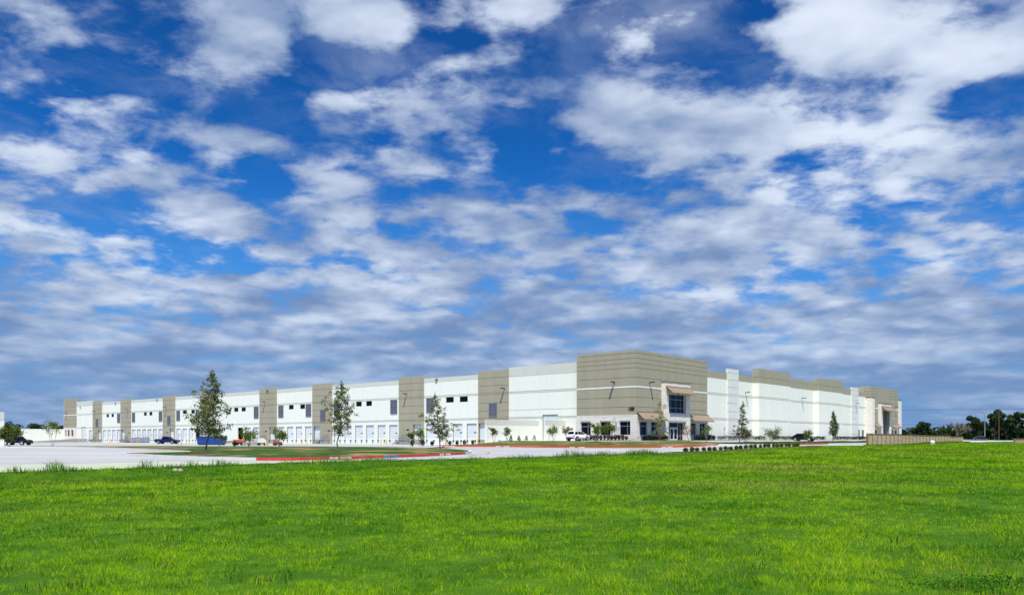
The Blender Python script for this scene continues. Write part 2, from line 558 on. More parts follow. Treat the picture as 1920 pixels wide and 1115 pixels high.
def field_lvl(X, Y):
    X, Y = np.asarray(X, float), np.asarray(Y, float)
    r = np.hypot(X, Y)
    z = -1.6 + 0.25 * sst(r, 8, 42)
    z = z + 0.12 * sst(X, -2, 12) * sst(Y, 40, 60)
    z = z + 0.36 * sst(X, 12, 34) * sst(Y, 45, 88) * (1 - 0.8 * sst(Y, 94, 128))
    z = z + 0.34 * sst(X, 62, 84) * sst(Y, 95, 128)
    z = z + 0.05 * np.sin(X * 0.31 + 1.0) * np.sin(Y * 0.23) + 0.02 * np.sin(X * 1.1 + Y * 0.7)
    u, s = to_us(X, Y)
    d = u - edge_u(s)
    z = z - 0.12 * sst(d, -14, -3) * (1 - sst(s, -60, -52))       # a shallow swale beside the drive
    k = sst(d, -1.6, -0.4) * (1 - sst(s, -56, -50))
    return z * (1 - k) + (lvl(X, Y) - 0.015) * k

def gz(X, Y):
    return float(lvl(X, Y)) + EYE

def grid_mesh(name, P, m_, kind='structure', smooth=True):
    """P = array (i, j, 3)"""
    a, b = P.shape[:2]
    idx = np.arange(a * b).reshape(a, b)
    q = np.stack([idx[:-1, :-1], idx[1:, :-1], idx[1:, 1:], idx[:-1, 1:]], -1).reshape(-1, 4)
    me = bpy.data.meshes.new(name)
    me.from_pydata(P.reshape(-1, 3).tolist(), [], q.tolist())
    me.materials.append(m_)
    if smooth:
        me.polygons.foreach_set('use_smooth', [True] * len(me.polygons))
    me.update()
    return tag(link(name, me), kind=kind)

def lawn_mat(name, a, b, dry, amount, scale):
    m_ = mat(name, a, 0.95, col2=b, scale=scale, detail=8, bump=0.6, bscale=14, spec=0.1)
    nt = m_.node_tree
    N, L = nt.nodes, nt.links
    bs = N['Principled BSDF']
    src = bs.inputs['Base Color'].links[0].from_socket
    tc = [n for n in N if n.type == 'TEX_COORD'][0]
    nz = N.new('ShaderNodeTexNoise')
    nz.inputs['Scale'].default_value = 0.16
    nz.inputs['Detail'].default_value = 9
    nz.inputs['Roughness'].default_value = 0.68
    L.new(tc.outputs['Object'], nz.inputs['Vector'])
    mr = N.new('ShaderNodeMapRange')
    mr.interpolation_type = 'SMOOTHSTEP'
    L.new(nz.outputs['Fac'], mr.inputs[0])
    mr.inputs[1].default_value = 0.62 - amount * 0.3
    mr.inputs[2].default_value = 0.70 - amount * 0.3
    mx = N.new('ShaderNodeMix')
    mx.data_type = 'RGBA'
    L.new(mr.outputs[0], mx.inputs['Factor'])
    L.new(src, mx.inputs[6])
    mx.inputs[7].default_value = tuple(dry) + (1,)
    L.new(mx.outputs[2], bs.inputs['Base Color'])
    return m_

def add_joints(m_, step, dark=0.72, stains=True):
    """saw-cut joints and long wheel stains in the concrete, in the directions of the site"""
    nt = m_.node_tree
    N, L = nt.nodes, nt.links
    bs = N['Principled BSDF']
    src = bs.inputs['Base Color'].links[0].from_socket
    tc = N.new('ShaderNodeTexCoord')
    mp = N.new('ShaderNodeMapping')
    mp.inputs['Rotation'].default_value = (0, 0, -SITE_RZ)
    L.new(tc.outputs['Object'], mp.inputs[0])
    br = N.new('ShaderNodeTexBrick')
    br.offset = 0.0
    br.inputs['Scale'].default_value = 1.0
    br.inputs['Brick Width'].default_value = step
    br.inputs['Row Height'].default_value = step
    br.inputs['Mortar Size'].default_value = 0.035
    br.inputs['Color1'].default_value = (1, 1, 1, 1)
    br.inputs['Color2'].default_value = (0.93, 0.93, 0.94, 1)
    br.inputs['Mortar'].default_value = (dark, dark, dark, 1)
    L.new(mp.outputs[0], br.inputs['Vector'])
    mx = N.new('ShaderNodeMix')
    mx.data_type = 'RGBA'
    mx.blend_type = 'MULTIPLY'
    mx.inputs['Factor'].default_value = 1
    L.new(src, mx.inputs[6])
    L.new(br.outputs['Color'], mx.inputs[7])
    L.new(mx.outputs[2], bs.inputs['Base Color'])
add_joints(M['concrete'], 4.6)

M['field'] = lawn_mat('field_soil_and_grass', (0.024, 0.080, 0.003), (0.065, 0.145, 0.006), (0.15, 0.12, 0.05), 0.0, 0.9)
M['lawn1'] = lawn_mat('mown_lawn', (0.017, 0.058, 0.005), (0.034, 0.092, 0.009), (0.25, 0.175, 0.085), 0.40, 1.2)
M['lawn2'] = lawn_mat('thin_dry_lawn', (0.055, 0.075, 0.012), (0.105, 0.115, 0.022), (0.23, 0.155, 0.075), 0.36, 1.0)
M['lawn3'] = lawn_mat('green_strip_lawn', (0.020, 0.048, 0.009), (0.038, 0.072, 0.014), (0.17, 0.13, 0.06), 0.05, 1.2)

# ------------------------------------------------------------------ ground sheets
def build_ground():
    # one sheet to the horizon
    rr = np.concatenate([np.linspace(0.5, 60, 110), np.linspace(61, 190, 104), np.geomspace(193, 4500, 50)])
    th = np.concatenate([np.linspace(-0.72, 0.72, 230), np.linspace(0.75, 2 * math.pi - 0.75, 80), [2 * math.pi - 0.72]])
    Rr, T = np.meshgrid(rr, th, indexing='ij')
    X, Y = Rr * np.sin(T), Rr * np.cos(T)
    u, s = to_us(X, Y)
    onfield = 1 - sst(u - edge_u(s), 0.3, 2.0)
    z = onfield * field_lvl(X, Y) + (1 - onfield) * (lvl(X, Y) - 0.12)
    z = z + EYE
    grid_mesh('field_ground', np.stack([X, Y, z], -1), M['field'])
    # concrete drives and the dock court, one sheet
    uu = np.concatenate([np.linspace(0, 1, 1), np.linspace(-36.5, 40, 78), np.linspace(42, 300, 66)])[1:]
    sv = np.linspace(-150, 2, 120)
    def sheet(name, ulist, slist, lift, m_, follow_edge=False):
        U, S = np.meshgrid(ulist, slist, indexing='ij')
        if follow_edge:
            e = edge_u(S)
            k = np.clip((U - ulist[0]) / 8.0, 0, 1)
            U = e * (1 - k) + U * k
        X, Y = CX - SY * U + SX * S, CY + SX * U + SY * S
        return grid_mesh(name, np.stack([X, Y, lvl(X, Y) + EYE + lift], -1), m_)
    sheet('drive', uu, sv, 0.0, M['concrete'], True)
    sheet('side_drive', np.linspace(-38, 0.5, 50), np.linspace(2, 230, 90), 0.002, M['concrete'], True)
    # pale strip between the grass and the drive at the left
    us_ = np.linspace(0, 1, 8)
    ss_ = np.linspace(-150, -84, 60)
    U, S = np.meshgrid(us_, ss_, indexing='ij')
    w = 7.5 * (1 - sst(S, -100, -84)) + 0.4
    U = edge_u(S) - 0.3 + U * w
    X, Y = CX - SY * U + SX * S, CY + SX * U + SY * S
    grid_mesh('verge', np.stack([X, Y, lvl(X, Y) + EYE + 0.006], -1), M['verge'])

build_ground()

from mathutils.geometry import delaunay_2d_cdt

def smooth_ring(pts, n=5):
    out = []
    k = len(pts)
    for i in range(k):
        p0, p1, p2, p3 = (np.array(pts[(i + j) % k], float) for j in (-1, 0, 1, 2))
        for t in np.linspace(0, 1, n, endpoint=False):
            out.append(0.5 * ((2 * p1) + (-p0 + p2) * t + (2 * p0 - 5 * p1 + 4 * p2 - p3) * t * t + (-p0 + 3 * p1 - 3 * p2 + p3) * t ** 3))
    return [tuple(p) for p in out]

def offset_ring(ring, d):
    P = np.array(ring)
    t = np.roll(P, -1, 0) - np.roll(P, 1, 0)
    t /= np.linalg.norm(t, axis=1)[:, None] + 1e-9
    area = 0.5 * np.sum(P[:, 0] * np.roll(P[:, 1], -1) - np.roll(P[:, 0], -1) * P[:, 1])
    nrm = np.stack([t[:, 1], -t[:, 0]], 1) * (1 if area > 0 else -1)    # outward
    return [tuple(p) for p in P + nrm * d]

KH = 0.15
def lawn_island(ring, name, m_, crown=0.12, step=2.0, kerb=True):
    inner = offset_ring(ring, -0.18) if kerb else ring
    P = np.array(inner)
    x0, y0 = P.min(0); x1, y1 = P.max(0)
    gx, gy = np.meshgrid(np.arange(x0, x1, step), np.arange(y0, y1, step))
    pts = np.stack([gx.ravel(), gy.ravel()], 1)
    d = np.min(np.linalg.norm(pts[:, None] - P[None], axis=2), 1)
    inside = np.zeros(len(pts), bool)
    for i in range(len(P)):
        a, b = P[i], P[(i + 1) % len(P)]
        c = ((a[1] > pts[:, 1]) != (b[1] > pts[:, 1]))
        with np.errstate(divide='ignore', invalid='ignore'):
            xi = (b[0] - a[0]) * (pts[:, 1] - a[1]) / (b[1] - a[1]) + a[0]
        inside ^= c & (pts[:, 0] < xi)
    keep = inside & (d > step * 0.5)
    allp = [Vector(p) for p in inner] + [Vector(p) for p in pts[keep]]
    n = len(inner)
    v, e, f, *_ = delaunay_2d_cdt(allp, [(i, (i + 1) % n) for i in range(n)], [], 1, 1e-4)
    V = np.array([(p.x, p.y) for p in v])
    dd = np.min(np.linalg.norm(V[:, None] - P[None], axis=2), 1)
    z = lvl(V[:, 0], V[:, 1]) + EYE + (KH if kerb else 0.02) + crown * sst(dd, 0, 5)
    me = bpy.data.meshes.new(name)
    me.from_pydata(np.column_stack([V, z]).tolist(), [], [tuple(q) for q in f])
    me.materials.append(m_)
    me.polygons.foreach_set('use_smooth', [True] * len(me.polygons))
    tag(link(name, me), kind='structure')
    return inner

def kerb_run(ring, i0, i1, name, m_, lift=0.0):
    """kerb along ring points i0..i1 (indices may wrap)"""
    inner = offset_ring(ring, -0.18)
    k = len(ring)
    b = MB()
    seq = [i % k for i in range(i0, i1 + 1)]
    for a, c in zip(seq[:-1], seq[1:]):
        o0, o1, n0, n1 = ring[a], ring[c], inner[a], inner[c]
        z = [float(lvl(*p)) + EYE for p in (o0, o1, n0, n1)]
        t = KH + 0.012 + lift
        b.quad((*o0, z[0] - 0.1), (*o1, z[1] - 0.1), (*o1, z[1] + t), (*o0, z[0] + t))
        b.quad((*o0, z[0] + t), (*o1, z[1] + t), (*n1, z[3] + t), (*n0, z[2] + t))
    return tag(b.build(name, m_), kind='structure')

ISLAND_A = smooth_ring([(-28.4, 57.6), (-26.0, 54.2), (-22.3, 49.9), (-18.1, 46.0), (-15.2, 43.9), (-12.6, 43.2), (-10.5, 45.4), (-7.4, 49.9),
                        (-4.7, 56.2), (-3.6, 61.0), (-3.4, 65.6), (-3.8, 70.8), (-5.3, 78.7), (-8.4, 88.5), (-15.1, 101.1),
                        (-26.5, 108.6), (-38.7, 112.0), (-49.5, 114.2), (-61.4, 114.2), (-74.0, 112.0), (-86, 108), (-86, 104.5), (-72, 107), (-60.6, 106.5),
                        (-52.9, 100.3), (-41.6, 86.3), (-33.7, 75.3), (-27.2, 66.0), (-26.6, 62.1)], 5)
ISLAND_B = smooth_ring([(-12.5, 109), (-9.5, 106.5), (-4, 105.2), (3, 106.0), (10, 105), (17, 104), (23, 106.2), (28, 110.5), (31.0, 116), (32.2, 120.5),
                        (29.5, 122.5), (25, 122), (20.5, 119.6), (14.5, 122.4), (7, 129.4), (1.0, 135.5), (-2.5, 136.0), (-6.5, 128), (-11, 117)], 5)
lawn_island(ISLAND_A, 'mown_lawn', M['lawn1'], 0.10)
lawn_island(ISLAND_B, 'dry_lawn', M['lawn2'], 0.10)
kerb_run(ISLAND_A, 0, 22, 'kerb', M['kerb'])
red_a = kerb_run(ISLAND_A, 22, 45, 'red_kerb', M['redpaint'])
kerb_run(ISLAND_A, 45, 145, 'kerb', M['kerb'])
kerb_run(ISLAND_B, 41, 100, 'kerb', M['kerb'])
red_b = kerb_run(ISLAND_B, 5, 41, 'red_kerb', M['redpaint'])

def strip_ring(us_pts):
    return [site(u, s)[:2] for u, s in us_pts]
# green strip with trees between the office drive and the main drive
STRIP = smooth_ring(strip_ring([(-16.5, -6), (-19.0, -9), (-21.8, -6), (-22.4, 6), (-22.4, 48), (-22.4, 120), (-22.4, 190), (-15.5, 190), (-15.5, 120), (-15.5, 48), (-15.5, 6)]), 5)
lawn_island(STRIP, 'strip_lawn', M['lawn3'], 0.16)
kerb_run(STRIP, 18, 30, 'kerb', M['kerb'])
kerb_run(STRIP, 0, 15, 'kerb', M['kerb'])
red_c = kerb_run(STRIP, 15, 18, 'red_kerb', M['redpaint'])
# planting beds at the building foot
BED = strip_ring([(12, -2.6), (-0.6, -2.6), (-2.6, -0.6), (-2.6, 8.2), (-0.2, 8.2), (-0.2, -0.2), (12, -0.2)])
lawn_island(BED, 'planting_bed', M['mulch'], 0.05, 1.0, kerb=False)
BED2 = strip_ring([(-2.8, 17.6), (-2.8, 121), (-0.2, 121), (-0.2, 17.6)])
lawn_island(BED2, 'planting_bed', M['mulch'], 0.05, 2.0, kerb=False)
FRONT = strip_ring([(2.5, -3.0), (-0.8, -3.0), (-3.0, -0.8), (-3.0, 26), (-4.8, 26), (-5.0, -3.0), (-3.0, -5.0), (2.5, -5.0)])
lawn_island(FRONT, 'front_lawn', M['lawn3'], 0.06, 1.0, kerb=False)
# mulch edge of the field along the drive, under the clipped shrubs
_s = np.linspace(-52, -8, 60)
U_, S_ = np.meshgrid(np.array([-38.2, -37.0, -35.7, -35.45]), _s, indexing='ij')
X_, Y_ = CX - SY * U_ + SX * S_, CY + SX * U_ + SY * S_
Z_ = np.maximum(lvl(X_, Y_), field_lvl(X_, Y_)) + 0.03
Z_[3] = lvl(X_[3], Y_[3]) - 0.1
Z_[0] -= 0.08
grid_mesh('mulch_strip', np.stack([X_, Y_, Z_ + EYE], -1), M['mulch'])

# ------------------------------------------------------------------ the warehouse
FL = -0.30                                           # floor level relative to the eye
WH = thing('warehouse', 'long white and taupe concrete warehouse with dock doors and stone-clad office corner numbered 100', 'warehouse',
           (CX, CY, EYE + FL), SITE_RZ)

def P(face, a, o, z):
    """a point of the building: a along the face from the corner, o outwards from the wall plane, z over eye level"""
    return (-o, a, z - FL) if face == 'L' else (a, -o, z - FL)

def fbox(b, face, a0, a1, o0, o1, z0, z1):
    p, q = P(face, a0, o0, z0), P(face, a1, o1, z1)
    b.box(min(p[0], q[0]), max(p[0], q[0]), min(p[1], q[1]), max(p[1], q[1]), min(p[2], q[2]), max(p[2], q[2]))

def wallseg(name, face, a0, a1, z0, z1, o0, o1, m_, openings=(), parent=WH, back=False):
    """a slab with openings (a0, a1, z0, z1): front face plus every edge"""
    ops = [o for o in openings if o[0] < a1 and o[1] > a0 and o[2] < z1 and o[3] > z0]
    A = sorted({a0, a1, *[min(max(v, a0), a1) for o in ops for v in o[:2]]})
    Z = sorted({z0, z1, *[min(max(v, z0), z1) for o in ops for v in o[2:]]})
    fill = {}
    for i in range(len(A) - 1):
        for j in range(len(Z) - 1):
            ca, cz = (A[i] + A[i + 1]) / 2, (Z[j] + Z[j + 1]) / 2
            fill[i, j] = not any(o[0] < ca < o[1] and o[2] < cz < o[3] for o in ops)
    # one object for each connected piece
    left = {k for k, f in fill.items() if f}
    last = None
    while left:
        todo, comp = [left.pop()], set()
        while todo:
            c = todo.pop()
            comp.add(c)
            for q in ((c[0] + 1, c[1]), (c[0] - 1, c[1]), (c[0], c[1] + 1), (c[0], c[1] - 1)):
                if q in left:
                    left.remove(q)
                    todo.append(q)
        b = MB()
        for (i, j) in sorted(comp):
            x0, x1, y0, y1 = A[i], A[i + 1], Z[j], Z[j + 1]
            b.quad(P(face, x0, o1, y0), P(face, x1, o1, y0), P(face, x1, o1, y1), P(face, x0, o1, y1))
            if back:
                b.quad(P(face, x0, o0, y0), P(face, x1, o0, y0), P(face, x1, o0, y1), P(face, x0, o0, y1))
            if not fill.get((i - 1, j)): b.quad(P(face, x0, o0, y0), P(face, x0, o1, y0), P(face, x0, o1, y1), P(face, x0, o0, y1))
            if not fill.get((i + 1, j)): b.quad(P(face, x1, o0, y0), P(face, x1, o1, y0), P(face, x1, o1, y1), P(face, x1, o0, y1))
            if not fill.get((i, j - 1)): b.quad(P(face, x0, o0, y0), P(face, x1, o0, y0), P(face, x1, o1, y0), P(face, x0, o1, y0))
            if not fill.get((i, j + 1)): b.quad(P(face, x0, o0, y1), P(face, x1, o0, y1), P(face, x1, o1, y1), P(face, x0, o1, y1))
        last = b.build(name, m_, parent)
    return last

G = 0.055                                            # width of a reveal between panels
JOINTS = [-1.6, 3.80, 4.10, 5.45, 7.05, 8.66, 9.0, 10.40, 11.95]
PROUD = 0.22

DOORS = {}                                           # shared meshes
def dock_door(a, z0, z1, w, dark_seal=True, face='L'):
    key = ('door', w, round(z1 - z0, 2), face)
    if key not in DOORS:
        h = z1 - z0
        n = max(4, round(h / 0.62))
        b = MB()
        for k in range(n):
            zz = k * h / n
            fb = (-0.16, -0.10)
            b.box(0.10, 0.16, -w / 2 + 0.06, w / 2 - 0.06, zz + 0.012, zz + h / n - 0.012)
        b.box(0.15, 0.18, -w / 2, w / 2, 0, h)
        f = MB()
        for sgn in (-1, 1):
            f.box(0.02, 0.14, sgn * w / 2 - 0.055, sgn * w / 2 + 0.055, 0, h)
        f.box(0.02, 0.14, -w / 2, w / 2, h - 0.07, h - 0.005)
        v = MB()
        v.box(0.085, 0.10, -w / 2 + 0.22, -w / 2 + 0.22 + 0.62, 1.33, 1.53)
        DOORS[key] = (b.mesh('dock_door', M['door']), f.mesh('door_seal', M['dark']), v.mesh('vision_panel', M['glass']))
    d, f, v = DOORS[key]
    o = link('dock_door', d, WH, (0.05, a, z0 - FL))
    link('door_seal', f, o)
    link('vision_panel', v, o)
    return o

bump_me = MB().box(-0.20, 0.02, -0.16, 0.16, -0.15, 0.15).mesh('dock_bumper', M['dark'])
def bumper(a, o=0.0):
    link('dock_bumper', bump_me, WH, (-o, a, -0.42 - FL))

def frame_window(face, a0, a1, z0, z1, va=(), vz=(), o=-0.12, name='window', t=0.07, parent=WH):
    """aluminium frame with the panes between its bars"""
    b = MB()
    fbox(b, face, a0, a1, o - 0.08, o, z0, z0 + t)
    fbox(b, face, a0, a1, o - 0.08, o, z1 - t, z1)
    As, Zs = [a0, *va, a1], [z0, *vz, z1]
    for x in (a0 + t / 2, a1 - t / 2):
        fbox(b, face, x - t / 2, x + t / 2, o - 0.08, o, z0 + t, z1 - t)
    for x in va:
        fbox(b, face, x - t / 2, x + t / 2, o - 0.078, o - 0.002, z0 + t, z1 - t)
    for y in vz:
        fbox(b, face, a0 + t, a1 - t, o - 0.076, o - 0.004, y - t / 2, y + t / 2)
    w = b.build(name, M['frame'], parent)
    for i in range(len(As) - 1):
        for j in range(len(Zs) - 1):
            g = MB()
            fbox(g, face, As[i] + 0.01, As[i + 1] - 0.01, o - 0.06, o - 0.035, Zs[j] + 0.01, Zs[j + 1] - 0.01)
            g.build('pane', M['glass'], w)
    return w

def louver(face, a0, a1, z0, z1, o):
    b = MB()
    t = 0.11
    mid = (a0 + a1) / 2
    for x0, x1 in ((a0, a0 + t), (mid - t / 2, mid + t / 2), (a1 - t, a1)):
        fbox(b, face, x0, x1, o, o + 0.10, z0, z1)
    for y in (z0, (z0 + z1) / 2 - t / 2, z1 - t):
        fbox(b, face, a0 + t, a1 - t, o + 0.005, o + 0.095, y, y + t)
    w = b.build('louver', M['louver'], WH)
    s_ = MB()
    n = int((z1 - z0) / 0.24)
    for k in range(n):
        y = z0 + t + (k + 0.15) * (z1 - z0 - 2 * t) / n
        for c0, c1 in ((a0 + t, mid - t / 2), (mid + t / 2, a1 - t)):
            p = [P(face, c0, o + 0.01, y + 0.16), P(face, c1, o + 0.01, y + 0.16), P(face, c1, o + 0.09, y), P(face, c0, o + 0.09, y)]
            s_.quad(*p)
    tag(s_.build('slat', M['louver'], w), kind='stuff')
    k_ = MB()
    fbox(k_, face, a0 + 0.05, a1 - 0.05, o + 0.002, o + 0.006, z0 + 0.05, z1 - 0.05)
    k_.build('back_plate', M['dark'], w)

# dock face: taupe towers (start, end) and what they carry
TOWERS = [(28.5, 36.5, 'L'), (52.5, 60.5, 'R'), (84.9, 92.8, 'L'), (108.7, 116.8, 'R'), (140.9, 148.8, 'L'),
          (164.5, 172.5, 'R'), (195.6, 203.5, 'L'), (219.0, 226.9, 'R')]
openings = []
door_list, win_list, louv_list, bumpers = [], [], [], []
DZ0, DZ1, DW = -0.18, 3.05, 2.75
def add_door(a, open_=False):
    openings.append((a - DW / 2, a + DW / 2, DZ0, DZ1))
    if not open_:
        door_list.append(a)
    else:
        louv_list  # nothing hangs in an open bay
def add_window(a0, a1):
    openings.append((a0, a1, 7.45, 8.60))
    win_list.append((a0, a1))
tower_doors = {}
for i, (t0, t1, side) in enumerate(TOWERS):
    # the dock door stands on the side away from the stair; the man door next to the landing
    a = t1 - 1.9 if side == 'L' else t0 + 2.0
    if i == 0: a = 35.0
    openings.append((a - DW / 2, a + DW / 2, DZ0, DZ1))
    door_list.append(a)
    m0 = t0 + 1.6 if side == 'L' else t1 - 2.6
    tower_doors[i] = (a, m0)
# white bays: start, doors, open bays, dark windows, louvers
def bay(t0, t1, n, first=True, last=True, wins=True, skip=(), opened=()):
    w = (t1 - t0)
    for k in range(n):
        a = t0 + (k + 0.5) * w / n
        if k in skip:
            continue
        add_door(a, k in opened)
        bumpers.extend((a - 1.1, a + 1.1))
    if first: louv_list.append((t0 + 0.7, t0 + 3.0, 5.45, 8.58))
    if last: louv_list.append((t1 - 3.0, t1 - 0.7, 5.45, 8.58))
bay(36.5, 52.5, 4, first=False)
add_window(39.6, 41.9); add_window(43.6, 45.9)
bay(60.5, 84.9, 6)
add_window(70.0, 72.1); add_window(73.7, 75.8)
bay(92.8, 108.7, 4)
add_window(96.2, 98.3); add_window(101.2, 103.3)
bay(116.8, 140.9, 6, last=False, skip=(3, 4, 5), opened=(2,))
add_window(124.0, 126.2); add_window(127.9, 130.1)
bay(148.8, 164.5, 4, opened=(0,))
add_window(152.4, 154.6); add_window(157.3, 159.6)
bay(172.5, 195.6, 6)
add_window(180.2, 182.3); add_window(184.1, 186.2)
bay(203.5, 219.0, 4, last=False)
add_window(209.3, 211.3); add_window(213.4, 215.4)
for a in (229.3,):
    add_door(a); bumpers.extend((a - 1.1, a + 1.1))
TALL = [(16.6, 20.2, FL + 0.02, 4.45), (233.4, 237.4, -0.15, 4.3)]
openings += TALL

# stone base of the two office corners on the dock face
CW = [(0.9, 3.1), (4.9, 7.1), (9.1, 11.3)]
for a0, a1 in CW:
    openings.append((a0, a1, 0.62, 2.92))
FW = [(244.6, 246.8), (248.2, 250.4), (251.4, 252.8)]
for a0, a1 in FW:
    openings.append((a0, a1, 0.9, 3.2))

LEFT_OPEN = list(openings)
# core wall behind every panel of the dock face
wallseg('wall_core', 'L', -0.15 + 0.5, 254.2, -1.7, 11.8, -0.42, -0.20, M['inside'], LEFT_OPEN, back=True)

def courses(face, a0, a1, zs, o1, m_, bandm=None, top=None, topm=None, opens=(), name='panel', step=None, o0=-0.2):
    for j in range(len(zs) - 1):
        z0, z1 = zs[j], zs[j + 1]
        mm = m_
        if bandm is not None and abs(z1 - z0) < 0.4:
            mm = bandm
        cuts = [a0, a1]
        if step and z1 - z0 > 0.4:
            k = max(1, round((a1 - a0) / step))
            cuts = list(np.linspace(a0, a1, k + 1))
        for c in range(len(cuts) - 1):
            g0 = 0.012 if step and c > 0 else 0.0
            g1 = 0.012 if step and c < len(cuts) - 2 else 0.0
            wallseg(name, face, cuts[c] + g0, cuts[c + 1] - g1, z0 + (G / 2 if j else 0), z1 - (G / 2 if j < len(zs) - 2 or topm else 0), o0, o1, mm, opens)
    if topm is not None:
        wallseg('parapet', face, a0, a1, zs[-1] + G / 2, top, o0, o1, topm, back=True)

WZ = [-1.6, 3.80, 4.10, 8.66, 9.0, 11.88]
# near white panel between the corner and the first tower
courses('L', 12.15, 28.5, [-1.6, 3.80, 4.10, 5.45, 8.66, 9.0, 11.88], 0.0, M['white'], M['band'], 13.72, M['cap'], LEFT_OPEN, step=8)
prev = 28.5
for i, (t0, t1, side) in enumerate(TOWERS):
    courses('L', t0, t1, JOINTS + [13.36], PROUD, M['taupe'], None, None, None, LEFT_OPEN)
    bk = MB(); fbox(bk, 'L', t0 + 0.02, t1 - 0.02, -0.44, -0.19, 11.0, 13.34); bk.build('parapet_back', M['taupe'], WH)
    nxt = TOWERS[i + 1][0] if i + 1 < len(TOWERS) else 242.0
    courses('L', t1, nxt, WZ, 0.0, M['white'], M['band'], 12.78 if i < 7 else 13.7, M['cap'], LEFT_OPEN, step=8)
# far office corner on the dock face
CZ = [4.05, 5.40, 7.05, 8.66, 9.0, 10.40, 12.0, 12.8, 13.62, 14.5, 15.0]
def corner_courses(face, a0, a1, o1, opens=(), zs=CZ):
    for j in range(len(zs) - 1):
        white = abs(zs[j] - 8.66) < 0.01
        wallseg('panel', face, a0, a1, zs[j] + (G / 2 if j else 0), zs[j + 1] - (G / 2 if j < len(zs) - 2 else 0), -0.2, o1 + (0.03 if white else 0),
                M['white'] if white else M['taupe'], opens)
corner_courses('L', 242.0, 254.2, 0.2)

# doors, bumpers, windows, louvers of the dock face
for a in door_list:
    dock_door(a, DZ0, DZ1, DW)
for i, (a, m0) in tower_doors.items():
    for q in (a - 1.1, a + 1.1):
        bumper(q, PROUD)
for a in bumpers:
    bumper(a)
for t in TALL:
    o = dock_door((t[0] + t[1]) / 2, t[2], t[3], t[1] - t[0])
for a0, a1 in win_list:
    frame_window('L', a0, a1, 7.45, 8.60, (), (), -0.05, t=0.05)
for a0, a1, z0, z1 in louv_list:
    louver('L', a0, a1, z0, z1, 0.0)
for i in (0, 2, 5, 7):
    t0, t1, side = TOWERS[i]
    a0 = {0: 31.4, 2: 87.3, 5: 167.2, 7: 221.9}[i]
    louver('L', a0, a0 + 2.1, 4.3, 6.95, PROUD)
mdoor = MB().box(-0.05, 0.02, -0.5, 0.5, 0, 2.15).mesh('man_door', M['taupe'])
mfr = MB()
mfr.box(-0.08, 0.0, -0.58, -0.5, 0, 2.22).box(-0.08, 0.0, 0.5, 0.58, 0, 2.22).box(-0.08, 0.0, -0.5, 0.5, 2.15, 2.22)
mfr = mfr.mesh('door_frame', M['taupe'])
mhood = MB().box(-0.04, 0.0, -0.42, 0.42, -0.14, 0.14).mesh('unit_plate', M['bronze'])
for i, (a, m0) in tower_doors.items():
    o = link('man_door', mdoor, WH, (-PROUD, m0 + 0.5, DZ0 - FL))
    link('door_frame', mfr, o)
    link('unit_plate', mhood, WH, (-PROUD, m0 - 0.6 + (0.0 if i != 1 else 0.2), 1.95 - FL))

# wall lamps on arms; boxed lights at the parapet
lamp = MB()
lamp.box(-0.08, 0.0, -0.10, 0.10, -0.16, 0.16).box(-0.95, -0.08, -0.05, 0.05, 0.03, 0.11).box(-1.05, -0.32, -0.19, 0.19, 0.11, 0.20)
lamp = lamp.mesh('wall_lamp', M['bronze'])
for a, o in ((4.15, 0.2), (29.5, PROUD), (57.9, PROUD), (114.0, PROUD), (170.0, PROUD), (197.6, PROUD), (224.6, PROUD), (251.0, 0.2)):
    link('wall_lamp', lamp, WH, (-o, a, 9.62 - FL))
flood = MB().box(-0.26, 0.0, -0.30, 0.30, -0.15, 0.15).mesh('parapet_light', mat('tan_bronze_metal', (0.13, 0.10, 0.075), 0.5, metal=0.3))
for a, z in ((48.6, 12.35), (176.6, 12.3), (207.8, 12.2), (238.4, 11.6), (112.8, 12.6)):
    link('parapet_light', flood, WH, (-(PROUD if a == 112.8 else 0), a, z - FL))

# ---- office face
RIGHT_OPEN = [(0.9, 3.3, 0.62, 2.92), (4.6, 7.0, 0.62, 2.92), (18.4, 20.8, 0.62, 2.92), (22.2, 24.6, 0.62, 2.92),
              (9.45, 15.9, FL, 2.95), (9.6, 15.75, 4.6, 7.95), (115.4, 117.2, -0.1, 2.5), (119.0, 120.8, -0.1, 2.5)]
wallseg('wall_core', 'R', 0.55, 152.8, -1.7, 11.8, -0.42, -0.20, M['inside'], RIGHT_OPEN, back=True)
corner_courses('L', -0.197, 12.15, 0.2, LEFT_OPEN)
corner_courses('R', -0.197, 8.2, 0.2)
corner_courses('R', 17.4, 25.4, 0.2)
corner_courses('R', 8.2, 17.4, 0.2, (), [10.2, 12.0, 12.8, 13.62, 14.5, 15.0])
b = MB()
b.box(0.2, 25.2, 0.2, 12.0, 11.5 - FL, 14.9 - FL)
b.build('roof_block', M['taupe'], WH)
b = MB()
b.box(122.4, 149.4, -1.2, 3, 11.5 - FL, 14.9 - FL)
b.build('roof_block', M['taupe'], WH)
b = MB()
b.box(0.2, 12, 242.2, 254.0, 11.5 - FL, 13.6 - FL)
b.build('roof_block', M['taupe'], WH)

